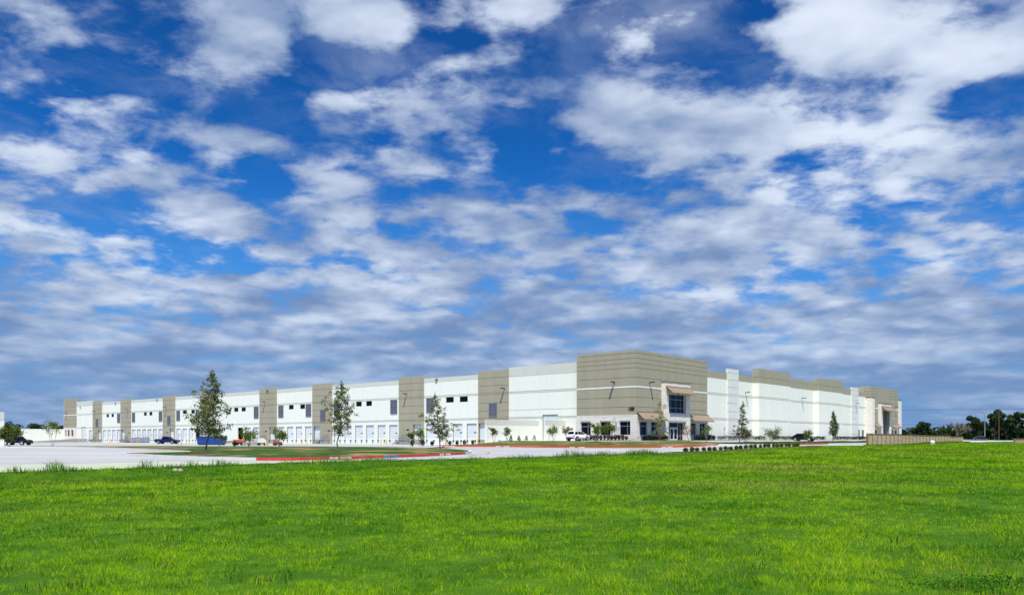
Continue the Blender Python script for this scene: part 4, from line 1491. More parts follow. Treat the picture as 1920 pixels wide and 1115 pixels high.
def implement():
    t = thing('tractor_implement', 'orange-red topped low implement trailer left of the grey pallets', 'trailer', on_ground(-51.6, 149.0), 0.03)
    MB().prism([(-1.05, 0.62), (-1.0, 1.08), (0.35, 1.12), (1.05, 0.86), (1.05, 0.62)], -0.8, 0.8).build('hood', M['orange'], t, bevel=0.04)
    MB().box(-1.0, 0.98, -0.72, 0.72, 0.28, 0.6).build('chassis', M['dark'], t)
    for x in (-0.65, 0.6):
        for y in (-0.7, 0.7):
            MB().tube((x, y - 0.1, 0.3), (x, y + 0.1, 0.3), 0.3, n=14).build('wheel', M['tyre'], t)
    MB().box(1.0, 1.7, -0.05, 0.05, 0.36, 0.44).build('drawbar', M['dark'], t)
implement()

def pallet_stack(label, loc, n, rz=0.0):
    t = thing('pallet_stack', label, 'pallets', loc, rz)
    for k in range(n):
        z = k * 0.145
        for y in (-0.5, 0, 0.5):
            MB().box(-0.6, 0.6, y - 0.05, y + 0.05, z, z + 0.10).build('runner', M['wood'], t)
        b = MB()
        for x in np.linspace(-0.53, 0.53, 6):
            b.box(x - 0.06, x + 0.06, -0.55, 0.55, z + 0.102, z + 0.125)
        b.build('deck', M['wood'], t)
    return t
pallet_stack('grey wooden pallet stack beside the orange-red implement', on_ground(-50.0, 148.2), 4)
pallet_stack('brownish wooden pallet stack under the round bush, right of another', on_ground(-48.5, 148.4), 4, 0.1)

t = thing('yard_loader', 'white and cream compact loader left of a red low implement', 'loader', on_ground(-46.4, 146.0), 0.2)
MB().prism([(-0.8, 0.45), (-0.8, 1.05), (-0.2, 1.35), (0.35, 1.3), (0.8, 0.8), (0.8, 0.45)], -0.5, 0.5).build('body', mat('cream_paint', (0.66, 0.62, 0.50), 0.5), t, bevel=0.04)
MB().box(-0.72, 0.72, -0.55, 0.55, 0.28, 0.46).build('chassis', M['dark'], t)
for x in (-0.55, 0.55):
    for y in (-0.58, 0.58):
        MB().tube((x, y - 0.09, 0.27), (x, y + 0.09, 0.27), 0.27, n=14).build('wheel', M['tyre'], t)
MB().prism([(0.8, 0.2), (0.85, 0.75), (1.15, 0.25), (1.1, 0.15)], -0.6, 0.6).build('bucket', M['wood'], t)
t = thing('yard_implement', 'low red implement beside the cream loader', 'implement', on_ground(-43.6, 146.4), 0.0)
MB().prism([(-0.75, 0.35), (-0.7, 0.72), (0.6, 0.72), (0.8, 0.35)], -0.5, 0.5).build('deck', mat('dull_red_paint', (0.30, 0.035, 0.02), 0.55), t, bevel=0.03)
MB().box(-0.8, 0.8, -0.45, 0.45, 0.18, 0.34).build('chassis', M['dark'], t)
for x in (-0.5, 0.5):
    for y in (-0.5, 0.5):
        MB().tube((x, y - 0.07, 0.2), (x, y + 0.07, 0.2), 0.2, n=12).build('wheel', M['tyre'], t)
t = thing('water_jug', 'yellow jug standing on the paving in front of the cream loader', 'jug', on_ground(-44.8, 143.4))
MB().tube((0, 0, 0), (0, 0, 0.42), 0.2, 0.19, n=12).build('body', M['yellow'], t)
MB().tube((0, 0, 0.42), (0, 0, 0.5), 0.15, 0.13, n=10).build('lid', M['whitepaint'], t)

t = thing('utility_cabinet', 'grey utility cabinet against the wall, right of the blue dumpster', 'cabinet', site(137.2, -2.2, COURT), SITE_RZ)
MB().box(-0.6, 0.6, -0.9, 0.9, 0.12, 1.55).build('body', M['steel'], t, bevel=0.03)
MB().box(-0.75, 0.75, -1.05, 1.05, 0, 0.12).build('base', M['grey_conc'], t)
for y in (-0.45, 0.45):
    MB().box(-0.63, -0.601, y - 0.40, y + 0.40, 0.25, 1.45).build('door', M['steel'], t)
t = thing('concrete_plinth', 'low grey concrete plinth between the cabinet and the open dark bay', 'plinth', site(131.2, -1.4, COURT), SITE_RZ)
MB().box(-0.7, 0.7, -2.0, 2.0, 0, 0.55).build('block', M['grey_conc'], t, bevel=0.03)
MB().box(-0.74, 0.74, -2.04, 2.04, 0.55, 0.62).build('top', M['steel'], t)

def wrapped(label, loc, h):
    t = thing('wrapped_pallet', label, 'wrapped pallet', loc, SITE_RZ, 'wrapped pallets by the blue pickup')
    for y in (-0.5, 0, 0.5):
        MB().box(-0.6, 0.6, y - 0.05, y + 0.05, 0, 0.14).build('runner', M['brownwood'], t)
    b = MB()
    for i in range(2):
        for j in range(2):
            x0, y0 = -0.62 + i * 0.63, -0.62 + j * 0.63
            b.box(x0, x0 + 0.6, y0, y0 + 0.6, 0.15, h - 0.12 * ((i + j) % 2))
    b.build('load', M['wrap'], t, bevel=0.05)
for k in range(6):
    wrapped(f'{ORD[k]} plastic-wrapped pallet from the brown timbers towards the blue pickup', site(186.6 - k * 2.05, -3.4, COURT), 1.55 + 0.12 * ((k * 7) % 3))
t = thing('timber_pile', 'low pile of dark brown timbers left of the wrapped pallets', 'timber', site(189.4, -3.6, COURT), SITE_RZ)
for i in range(3):
    for j in range(2):
        MB().box(-0.5 + j * 0.1 + i * 0.36, -0.2 + j * 0.1 + i * 0.36, -2.0 + 0.2 * j, 2.0 - 0.1 * i, j * 0.24, j * 0.24 + 0.22).build('timber', M['brownwood'], t)
t = thing('tarpaulin', 'small crumpled blue tarp lying on the dry lawn by the screen wall', 'tarp', (-1.6, 133.0, gz(-1.6, 133) + KH + 0.08))
b = MB()
r_ = np.random.default_rng(5)
g_ = [[(x * 0.22 - 0.7, y * 0.22 - 0.4, 0.02 + 0.20 * r_.random()) for x in range(7)] for y in range(4)]
for y in range(3):
    for x in range(6):
        b.quad(g_[y][x], g_[y][x + 1], g_[y + 1][x + 1], g_[y + 1][x])
b.build('sheet', mat('light_blue_tarp', (0.10, 0.32, 0.62), 0.5), t)

# ------------------------------------------------------------------ signs, rail and lamp post
def sign_post(label, loc, rz, h, w, ph, posts=1, col='whitepaint'):
    t = thing('sign_post', label, 'sign', loc, rz)
    for k in range(posts):
        x = 0 if posts == 1 else (k - 0.5) * w * 1.1
        MB().tube((x, 0.03, -0.2), (x, 0.03, h), 0.035, n=8).build('post', M['steel'], t)
    MB().box(-w / 2, w / 2, -0.015, 0.012, h - ph, h + 0.02).build('sign_panel', M[col], t)
    return t
sign_post('plain white sign panel on two thin posts in front of the blue pickup', (-48.5, 114.8, gz(-48.5, 114.8) + 0.1), 0.0, 2.45, 0.42, 0.6, 2)
x_, y_, z_ = site(-3.4, 21.0); sign_post('slim white sign post between the two windows right of the entrance', (x_, y_, gz(x_, y_)), R(49), 2.3, 0.30, 0.45)
x_, y_, z_ = site(-3.4, 26.2); sign_post('slim blue sign post just past the right awning of the office corner', (x_, y_, gz(x_, y_)), R(49), 2.5, 0.30, 0.45, 1, 'bluepaint')
x_, y_, z_ = site(13.6, -6.4); sign_post('slim grey sign post beside the short screen wall and bushes', (x_, y_, gz(x_, y_)), R(-40), 2.5, 0.28, 0.4, 1, 'band')
x_, y_, z_ = site(-3.3, 68.5); sign_post('small white sign above the black fastback car by the wall', (x_, y_, gz(x_, y_)), R(49), 2.3, 0.6, 0.35)

t = site_thing('handrail', 'thin steel handrail along the walk right of the office corner', 'handrail', -3.2, 26.5, -0.33)
b = MB()
b.tube((0, 0, 1.0), (12.5, 0, 0.95), 0.028, n=6); b.build('top_rail', M['steel'], t)
b = MB()
b.tube((0, 0, 0.5), (12.5, 0, 0.45), 0.02, n=6); b.build('mid_rail', M['steel'], t)
for x in np.linspace(0, 12.5, 8):
    MB().tube((x, 0, -0.1), (x, 0, 1.0 - 0.004 * x), 0.025, n=6).build('post', M['steel'], t)

t = thing('street_lamp', 'tall grey street lamp with a curved arm before the far dark trees', 'street lamp', (138.0, 229.6, EYE - 0.9))
MB().tube((0, 0, -0.3), (0, 0, 7.4), 0.14, 0.10, n=10).build('pole', M['steel'], t)
b = MB()
pts = [(0, 0, 7.4), (-0.12, 0, 7.9), (-0.45, 0, 8.4), (-0.95, 0, 8.75), (-1.5, 0, 8.85)]
b.path(pts, [0.10, 0.09, 0.08, 0.07, 0.06], 8); b.build('arm', M['steel'], t)
MB().box(-1.95, -1.35, -0.16, 0.16, 8.75, 8.92).build('lamp_head', M['steel'], t, bevel=0.03)

t = thing('utility_pole', 'brown wooden utility pole in front of the far trees at right', 'utility pole', (164.0, 265.0, EYE - 1.3))
MB().tube((0, 0, -0.5), (0, 0, 11.2), 0.20, 0.14, n=10).build('pole', M['polewood'], t)
MB().box(-1.1, 1.1, -0.07, 0.07, 10.5, 10.65).build('crossarm', M['polewood'], t)
for x in (-0.95, 0.0, 0.95):
    MB().tube((x, 0, 10.65), (x, 0, 10.85), 0.05, n=6).build('insulator', M['steel'], t)
def power_line(label, X0, z0, X1, z1, Y, sag):
    b = MB()
    pts = []
    for k in range(13):
        t_ = k / 12
        pts.append((X0 + (X1 - X0) * t_, Y, z0 + (z1 - z0) * t_ - sag * 4 * t_ * (1 - t_)))
    b.path(pts, [0.045] * 13, 5)
    tag(b.build('power_line', M['dark']), label, 'power line', 'power lines at the right')
power_line('upper thin power line crossing the sky right of the warehouse', 60, EYE + 10.8, 330, EYE + 13.2, 300.0, 0.7)
power_line('lower thin power line crossing the sky right of the warehouse', 60, EYE + 5.6, 330, EYE + 6.6, 301.0, 0.5)

# ------------------------------------------------------------------ tan block walls at the right
def block_wall(label, X, Y, tops, n_each, base, cat='wall', pl=2.36):
    t = thing('block_wall', label, cat, (X, Y, EYE + base), SITE_RZ)
    x = 0.0
    rs = np.random.default_rng(11)
    for top, n in zip(tops, n_each):
        h = top - base
        for k in range(n):
            nrow = 5
            b = MB()
            for r in range(nrow):          # five courses of split blocks, joints recessed
                z0 = -0.5 + r * (h + 0.5 - 0.10) / nrow
                z1 = -0.5 + (r + 1) * (h + 0.5 - 0.10) / nrow - 0.014
                d = rs.uniform(0, 0.03)
                b.box(x + 0.135, x + pl - 0.135, -0.10 - d, 0.10, z0, z1)
            b.build('panel', M['tan'], t)
            c = MB(); c.box(x - 0.0, x + pl - 0.001, -0.17, 0.17, h - 0.10, h); c.build('cap', M['tancap'], t)
            p = MB(); p.box(x - 0.13, x + 0.13, -0.15, 0.135, -0.5, h - 0.102); p.build('post', M['tancap'], t)
            x += pl
    MB().box(x - 0.16, x + 0.16, -0.16, 0.16, -0.5, h + 0.02).build('post', M['tan'], t)
    b = MB()
    return t
block_wall('tan block wall stepping down from the far office corner towards the trees', 56.0, 124.0, (0.82, 0.69, 0.66, 0.50), (8, 7, 8, 5), -1.3)
block_wall('short piece of tan block wall at the right edge of the view', 92.6, 145.0, (0.04,), (5,), -1.6)

# ------------------------------------------------------------------ neighbouring building, barrier and soil at the edges
t = thing('neighbour_building', 'white building corner with a pale grey top at the left edge', 'building', (-75.2, 116.5, EYE - 1.3), R(40))
MB().box(-14, 0, 0, 18, 0, 3.95).build('wall', M['white'], t)
MB().box(-14, 0, 0, 18, 3.99, 5.25).build('parapet', M['cap'], t)
MB().box(-13.9, -0.1, 0.1, 17.9, 3.9, 4.02).build('wall_joint', M['band'], t)

for lb, x0, x1, y, zt in (('long white concrete barrier beyond the tan wall and the dark slate car', 118, 178, 214.0, -0.45), ('white concrete barrier in front of the far brown soil heap', 108, 124, 170.0, -1.0)):
    t = thing('road_barrier', lb, 'barrier', (x0, y, EYE - 1.4))
    n = int((x1 - x0) / 4)
    for k in range(n):
        MB().prism([(k * 4 + 0.01, 0), (k * 4 + 3.98, 0), (k * 4 + 3.98, zt + 1.4), (k * 4 + 0.01, zt + 1.4)], -0.15, 0.15).build('segment', M['walk'], t)

def heap(label, X, Y, z, rx, ry, h, seed):
    r = np.random.default_rng(seed)
    n, m_ = 14, 26
    b = MB()
    rows = []
    for i in range(n + 1):
        f = i / n
        row = []
        for j in range(m_):
            a = 2 * math.pi * j / m_
            w = 1 + 0.18 * math.sin(3 * a + seed) + 0.10 * math.sin(7 * a)
            row.append((rx * f * w * math.cos(a), ry * f * w * math.sin(a), h * (1 - f * f) ** 1.2 * (0.8 + 0.4 * r.random()) - 0.15 * f))
        rows.append(row)
    for i in range(n):
        for j in range(m_):
            q = (j + 1) % m_
            b.quad(rows[i][j], rows[i + 1][j], rows[i + 1][q], rows[i][q])
    tag(b.build('soil_heap', M['dirt'], None, smooth=True, loc=(X, Y, z)), label, 'soil heap', 'soil heaps at the right')
heap('low brown soil heap right of the dark slate car', 141.5, 218, EYE - 1.4, 7, 4, 0.9, 1)
heap('longer brown soil heap behind the white barrier at right', 129.0, 186, EYE - 1.6, 8.5, 3, 1.0, 2)

t = thing('utility_dome', 'small white round-topped utility cover in the grass before the tan wall', 'utility cover', (71.2, 133.2, EYE - 1.05))
t.scale = (0.6, 0.6, 0.6)
b = MB()
for i in range(6):
    a0, a1 = i * math.pi / 12, (i + 1) * math.pi / 12
    b.tube((0, 0, 0.7 + 0.62 * math.sin(a0)), (0, 0, 0.7 + 0.62 * math.sin(a1)), 0.62 * math.cos(a0), max(0.02, 0.62 * math.cos(a1)), n=18, caps=(i == 5))
b.build('dome', M['whitepaint'], t, smooth=True)
MB().tube((0, 0, -0.2), (0, 0, 0.7), 0.60, n=18).build('base', M['band'], t)
MB().box(-0.22, 0.22, -0.66, -0.58, 0.2, 0.72).build('hatch', M['wood'], t)

# two pale stones at the verge
for k, (X, Y) in enumerate(((-13.7, 32.0), (-13.45, 31.9))):
    b = MB()
    r_ = np.random.default_rng(20 + k)
    rows = []
    for i in range(5):
        f = i / 4
        rr_ = math.cos(f * math.pi / 2)
        rows.append([((0.10 + 0.025 * r_.random()) * max(rr_, 0.05) * math.cos(2 * math.pi * j / 9), (0.08 + 0.025 * r_.random()) * max(rr_, 0.05) * math.sin(2 * math.pi * j / 9), 0.10 * math.sin(f * math.pi / 2)) for j in range(9)])
    loft_body(b, rows)
    tag(b.build('stone', M['palestone'], None, loc=(X, Y, EYE - 1.30)), ('left' if k == 0 else 'right') + ' one of two pale stones at the grass edge', 'stone', 'two pale stones at the grass edge')

# ------------------------------------------------------------------ painted kerb lettering, blue markers and the red arc
def ring_pos(ring, i):
    k = len(ring)
    i0 = int(math.floor(i)); f = i - i0
    a, b = np.array(ring[i0 % k]), np.array(ring[(i0 + 1) % k])
    return a * (1 - f) + b * f, (b - a) / np.linalg.norm(b - a)
def kerb_text(ring, i, body, parent):
    p, d = ring_pos(ring, i)
    if d[0] < 0: d = -d
    n = np.array((d[1], -d[0]))
    t = text_mesh(body, 0.135, 0.002, M['whitepaint'], parent, 'lettering', bold=0.006)
    q = p + n * 0.008
    z = float(lvl(*p)) + EYE + 0.075
    t.matrix_local = Matrix(((d[0], 0, n[0], q[0]), (d[1], 0, n[1], q[1]), (0, 1, 0, z), (0, 0, 0, 1)))
for i, s_ in ((30.3, 'FIRE LANE'), (31.25, 'NO PARKING'), (39.4, 'FIRE LANE'), (40.35, 'NO PARKING')):
    kerb_text(ISLAND_A, i, s_, red_a)
for i, s_ in ((5.7, 'FIRE LANE'), (6.5, 'NO PARKING'), (11.6, 'FIRE LANE'), (12.4, 'NO PARKING'), (18.6, 'FIRE LANE'), (19.5, 'NO PARKING'), (27.6, 'FIRE LANE'), (28.35, 'NO PARKING'), (34.3, 'FIRE LANE'), (35.1, 'NO PARKING')):
    kerb_text(ISLAND_B, i, s_, red_b)
def kerb_mark(ring, i, w, parent):
    p, d = ring_pos(ring, i)
    n = np.array((d[1], -d[0]))
    z = float(lvl(*p)) + EYE
    b = MB()
    pts = [p - d * w / 2 + n * 0.006, p + d * w / 2 + n * 0.006]
    b.quad((*pts[0], z - 0.02), (*pts[1], z - 0.02), (*pts[1], z + 0.155), (*pts[0], z + 0.155))
    b.build('blue_marker', M['bluepaint'], parent)
kerb_mark(ISLAND_A, 34.3, 0.5, red_a)
kerb_mark(ISLAND_A, 35.0, 0.5, red_a)

def paint_strip(name, pts, w, m_, lift=0.006):
    P_ = np.array(pts)
    t = np.gradient(P_, axis=0)
    t /= np.linalg.norm(t, axis=1)[:, None]
    n = np.stack([t[:, 1], -t[:, 0]], 1) * w / 2
    A, B = P_ + n, P_ - n
    G_ = np.stack([A, B], 0)
    Z = lvl(G_[..., 0], G_[..., 1]) + EYE + lift
    return grid_mesh(name, np.concatenate([G_, Z[..., None]], -1), m_)
arc = [(-3.4 + 1.0 * math.sin(t_) * 1.5, 65.5 - 7.5 * math.cos(t_)) for t_ in np.linspace(-0.2, 2.6, 24)]
paint_strip('red_line', arc, 0.14, M['redpaint'])
xs = np.linspace(-34, -15, 40)
paint_strip('faint_line', [(x, 36.6 - (x + 24) * 0.06 + 0.02 * math.sin(x)) for x in xs], 0.07, mat('worn_red_line', (0.50, 0.36, 0.36), 0.8), 0.012)

# ------------------------------------------------------------------ trees and shrubs
def raw_mesh(name, V, F, m_, cols=None):
    """V (n,3); F (k, 3 or 4); fast build"""
    me = bpy.data.meshes.new(name)
    n, k, c = len(V), len(F), F.shape[1]
    me.vertices.add(n)
    me.vertices.foreach_set('co', np.ascontiguousarray(V, np.float32).ravel())
    me.loops.add(k * c)
    me.loops.foreach_set('vertex_index', np.ascontiguousarray(F, np.int32).ravel())
    me.polygons.add(k)
    me.polygons.foreach_set('loop_start', np.arange(0, k * c, c, dtype=np.int32))
    me.polygons.foreach_set('loop_total', np.full(k, c, np.int32))
    me.materials.append(m_)
    if cols is not None:
        ca = me.color_attributes.new('tint', 'FLOAT_COLOR', 'POINT')
        ca.data.foreach_set('color', np.ascontiguousarray(cols, np.float32).ravel())
    me.update()
    me.validate()
    return me

def leaf_cloud(name, pts, size, m_, r, flat=0.0):
    """a leaf (two triangles folded along the rib) at each point, turned any way"""
    n = len(pts)
    d = r.normal(size=(n, 3)); d[:, 2] *= (1 - flat)
    d /= np.linalg.norm(d, axis=1)[:, None]
    q = r.normal(size=(n, 3))
    e = np.cross(d, q); e /= np.linalg.norm(e, axis=1)[:, None] + 1e-9
    f = np.cross(d, e)
    s = size * r.uniform(0.65, 1.35, (n, 1))
    a = pts - d * s * 0.5
    b = pts + e * s * 0.30 + f * s * 0.08
    c = pts + d * s * 0.5
    g = pts - e * s * 0.30 + f * s * 0.08
    V = np.stack([a, b, c, g], 1).reshape(-1, 3)
    F = np.arange(n * 4).reshape(n, 4)
    return raw_mesh(name, V, F, m_)

def limb(b, p0, p1, r0, r1, r, segs=4, wob=0.06):
    p0, p1 = np.array(p0, float), np.array(p1, float)
    L_ = np.linalg.norm(p1 - p0)
    pts = [p0]
    for k in range(1, segs + 1):
        t = k / segs
        p = p0 * (1 - t) + p1 * t + r.normal(size=3) * wob * L_ * (0 if k == segs else 1) * 0.6
        pts.append(p)
    rad = [r0 * (1 - k / segs) + r1 * (k / segs) for k in range(segs + 1)]
    b.path([tuple(p) for p in pts], rad, 6)
    return pts

def young_tree(label, X, Y, z, H, prof, nb, leaves, lsize, seed, leaf, bark='bark', lean=(0, 0), trunk_r=0.07, clear=0.25, up=0.55, name='street_tree', cat='tree', group=None, spread=0.20, extra=()):
    """prof(t) = half-width of the crown at height fraction t (0 = lowest branch, 1 = tip)"""
    r = np.random.default_rng(seed)
    t = thing(name, label, cat, (X, Y, z), 0, group)
    b = MB()
    tip = np.array((lean[0], lean[1], H))
    main = limb(b, (0, 0, -0.1), tip, trunk_r, 0.012, r, 7, 0.035)
    main = np.array(main)
    hs = main[:, 2]
    def on_main(h):
        return np.array([np.interp(h, hs, main[:, i]) for i in range(3)])
    pts = []
    br = []
    for k in range(nb):
        f = (k + r.uniform(0, 0.9)) / nb
        h = H * (clear + (1 - clear) * f * 0.97)
        a = k * 2.4 + r.uniform(-0.5, 0.5)
        w = prof(f) * r.uniform(0.65, 1.12)
        base = on_main(max(h - w * up, H * clear * 0.8))
        end = on_main(min(h, H)) + np.array((math.cos(a) * w, math.sin(a) * w, 0.0))
        br.append((base, end, w))
    for dx, dy, h in extra:
        base = on_main(h - 0.45); end = np.array((dx, dy, h)); br.append((base, end, math.hypot(dx, dy)))
    tot = sum(w + 0.12 for *_, w in br)
    for base, end, w in br:
        rr = min(trunk_r * 0.5, 0.012 + 0.018 * w)
        ps = limb(b, base, end, rr, 0.006, r, 3, 0.10)
        n = int(leaves * (w + 0.12) / tot)
        ps = np.array(ps)
        # twigs with their own tufts along the outer part of the branch
        m_ = max(2, int(n / 22))
        for _ in range(m_):
            s = r.uniform(0.25, 1.05)
            i = min(int(s * 3), 2)
            q = ps[i] + (ps[i + 1] - ps[i]) * (s * 3 - i)
            c = q + r.normal(size=3) * spread * (0.35 + 0.5 * w)
            c[2] += 0.08
            pts.append(c + r.normal(size=(int(n / m_) + 1, 3)) * spread * np.array((0.55, 0.55, 0.42)))
    pts.append(tip + r.normal(size=(int(leaves * 0.03) + 4, 3)) * spread * np.array((0.4, 0.4, 1.0)))
    pts = np.concatenate(pts)
    b.build('trunk', M[bark], t)
    link('crown', leaf_cloud('crown', pts, lsize, LEAF[leaf], r), t)
    return t

def mulch_ring(X, Y, rad, z):
    b = MB()
    r = np.random.default_rng(int(abs(X * 10)) + 1)
    n = 22
    rim = [(X + rad * (1 + 0.2 * r.uniform(-1, 1)) * math.cos(2 * math.pi * i / n), Y + rad * (1 + 0.2 * r.uniform(-1, 1)) * math.sin(2 * math.pi * i / n)) for i in range(n)]
    for i in range(n):
        j = (i + 1) % n
        b.quad((X, Y, z + 0.10), (*rim[i], z - 0.03), (*rim[j], z - 0.03))
    tag(b.build('mulch_ring', M['mulch']), kind='structure')

OAK = lambda a, w: (lambda f: w * (a + (1 - a) * math.sin(math.pi * min(1, f * 0.72 + 0.30))) * (1 - 0.60 * f ** 2.8))
def lawn_z(X, Y, c=0.10):
    return gz(X, Y) + KH + c
young_tree('tallest sparse live oak on the lawn, in front of the blue dumpster', -20.9, 53.6, lawn_z(-20.9, 53.6), 5.25, OAK(0.70, 1.22), 38, 4400, 0.122, 12, 'oak', lean=(0.45, 0.1), clear=0.30, extra=((-1.25, -0.1, 2.5), (1.7, 0.1, 1.75), (1.55, -0.3, 2.9), (-0.95, 0.2, 3.8), (1.0, 0.0, 3.6)))
young_tree('second sparse live oak on the lawn, beside the tower with a stair and bollards', -15.0, 68.1, lawn_z(-15.0, 68.1), 5.55, OAK(0.75, 1.02), 36, 3700, 0.13, 22, 'oak', lean=(0.25, 0), clear=0.27, extra=((-1.15, 0, 4.1), (-1.1, 0, 3.6), (1.25, 0, 3.3), (0.85, 0.1, 4.5), (0.75, -0.1, 4.9), (-0.55, 0, 4.9), (0.95, 0, 2.5)))
young_tree('thin live oak on the lawn tip by the red kerb arc', -7.7, 84.3, lawn_z(-7.7, 84.3), 5.45, OAK(0.70, 1.12), 30, 2700, 0.142, 33, 'oak', lean=(-0.55, 0), clear=0.27, extra=((-2.1, 0, 3.0), (1.6, 0.1, 2.2), (-1.3, 0.2, 2.6)))
for X, Y, w in ((-20.9, 53.6, 1.6), (-15.0, 68.1, 1.3), (-7.7, 84.3, 1.5)):
    mulch_ring(X, Y, w, lawn_z(X, Y) + 0.02)
young_tree('slender pale green tree before the entrance of the stone portal', 22.9, 121.6, gz(22.9, 121.6) + 0.2, 5.9, OAK(0.85, 1.15), 30, 1500, 0.17, 41, 'pale', 'palebark', clear=0.12, up=1.1, spread=0.26)
mulch_ring(22.9, 121.6, 1.1, gz(22.9, 121.6) + 0.24)
x_, y_, _ = site(-19.4, -1.6)
young_tree('narrow dark tree on the green strip, first right of the office corner', x_, y_, gz(x_, y_) + 0.2, 5.9, lambda f: 1.1 * (1 - f) ** 0.9 + 0.15, 34, 2000, 0.16, 52, 'oak', lean=(0.5, 0), clear=0.22)
x_, y_, _ = site(-19.0, 40.0)
young_tree('dense cone-shaped tree on the green strip beyond the black fastback car', x_, y_, gz(x_, y_) + 0.2, 5.6, lambda f: 1.0 * (1 - f) ** 0.85 * min(1, 0.55 + f * 3) + 0.10, 46, 5000, 0.15, 61, 'oak', clear=0.25, spread=0.18)

def myrtle(label, X, Y, z, H, W, n, seed, leaf='myrtle', stems=3, clear=0.42, name='small_tree', lsize=0.19, group=None, flat=1.0):
    """low multi-stem tree with a rounded, uneven head"""
    r = np.random.default_rng(seed)
    t = thing(name, label, 'small tree', (X, Y, z), 0, group)
    b = MB()
    pts = []
    for k in range(stems):
        a = 2 * math.pi * k / stems + r.uniform(-0.4, 0.4)
        e = np.array((math.cos(a) * W * 0.45, math.sin(a) * W * 0.35, H * r.uniform(0.62, 0.8)))
        s = limb(b, (0.05 * math.cos(a), 0.05 * math.sin(a), -0.1), e, 0.035, 0.014, r, 4, 0.05)
        for j in range(5):
            a2 = a + r.uniform(-1.5, 1.5)
            q = np.array((math.cos(a2) * W * r.uniform(0.3, 0.9), math.sin(a2) * W * r.uniform(0.3, 0.8), H * (clear + 0.12 + (0.84 - clear) * r.random() ** 0.9) * flat))
            limb(b, s[2 + j % 3], q, 0.014, 0.005, r, 2, 0.08)
            m_ = int(n * 1.35) // (stems * 5)
            tw = r.integers(2, 4)
            for _ in range(tw):
                c = q + r.normal(size=3) * W * 0.20
                pts.append(c + r.normal(size=(m_ // tw + 1, 3)) * np.array((0.20, 0.20, 0.17)) * W)
    pts = np.concatenate(pts)
    pts = pts[pts[:, 2] > H * (clear - 0.12)]
    b.build('trunk', M['palebark'], t)
    link('crown', leaf_cloud('crown', pts, lsize, LEAF[leaf], r), t)
    return t

def at_ground(X, Y, up=0.0):
    return X, Y, gz(X, Y) + up
KL = KH + 0.1
SMALL = [
    ('dense dark bushy tree overhanging the black pickup at far left', -71.4, 111.6, 0.1, 2.55, 1.35, 2600, 'shrub', 4, 0.42),
    ('loose open small tree in front of the long low wall at far left', -73.0, 125.0, 0.1, 3.75, 1.35, 420, 'myrtle', 3, 0.45),
    ('round green bush tree in front of the blue dumpster', -41.3, 111.0, KL, 2.3, 0.85, 700, 'myrtle', 2, 0.35),
    ('round green bush tree hiding the grey pallets', -37.0, 110.6, KL, 2.1, 1.1, 900, 'myrtle', 3, 0.30),
    ('round green bush tree in front of the four-door bay', -33.0, 111.4, KL, 2.15, 0.95, 900, 'myrtle', 3, 0.34),
    ('small dark bush tree before the stair of the second tower', -14.4, 110.6, KL, 2.0, 0.60, 420, 'shrub', 1, 0.30),
    ('two-headed small bush tree at the dock door of the second tower', -13.0, 110.8, KL, 2.2, 0.80, 420, 'myrtle', 3, 0.38),
    ('small bush tree directly behind the thin live oak', -10.2, 118.5, 0.1, 2.6, 0.85, 520, 'myrtle', 2, 0.35),
    ('leftmost small tree against the long screen wall', -3.1, 134.0, 0.15, 2.25, 0.68, 380, 'redmyrtle', 2, 0.40),
    ('small tree against the screen wall above a dark cone shrub', -0.85, 134.0, 0.15, 2.4, 0.72, 420, 'myrtle', 3, 0.42),
    ('broad small tree before the short screen wall', 7.1, 135.0, 0.05, 2.15, 0.98, 520, 'myrtle', 3, 0.45),
    ('small reddish tree just left of the white SUV', 9.4, 135.0, 0.05, 2.25, 0.80, 420, 'redmyrtle', 3, 0.40),
    ('small green tree just right of the white SUV', 12.9, 120.3, KL, 2.65, 0.80, 700, 'myrtle', 3, 0.38),
    ('wide yellow-green small tree before the middle stone-wall window', 13.9, 113.2, KL, 2.75, 1.25, 900, 'myrtle', 2, 0.44),
    ('bare-looking reddish small tree right of the entrance doors', 27.2, 121.5, 0.12, 2.25, 0.95, 170, 'redmyrtle', 3, 0.35),
    ('thin small tree at the window right of the entrance', 30.6, 123.8, 0.12, 2.35, 0.75, 260, 'myrtle', 3, 0.40),
    ('small bush tree beside the narrow dark tree', 35.9, 121.0, 0.2, 2.0, 0.85, 520, 'redmyrtle', 3, 0.32),
    ('round small tree between the narrow dark tree and the black fastback car', 41.5, 125.5, 0.2, 2.2, 1.15, 620, 'myrtle', 3, 0.36),
    ('small bush tree in front of the black fastback car', 49.5, 132.2, 0.2, 2.15, 0.85, 520, 'myrtle', 2, 0.36),
]
for k, (lb, X, Y, up, H, W, n, lf, st, cl) in enumerate(SMALL):
    x, y, z = at_ground(X, Y, up)
    myrtle(lb, x, y, z, H, W, n, 100 + k, lf, st, cl, group='young small trees')
for X, Y in ((12.9, 120.3), (13.9, 113.2), (6.2, 112.0)):
    mulch_ring(X, Y, 0.95, gz(X, Y) + KL)

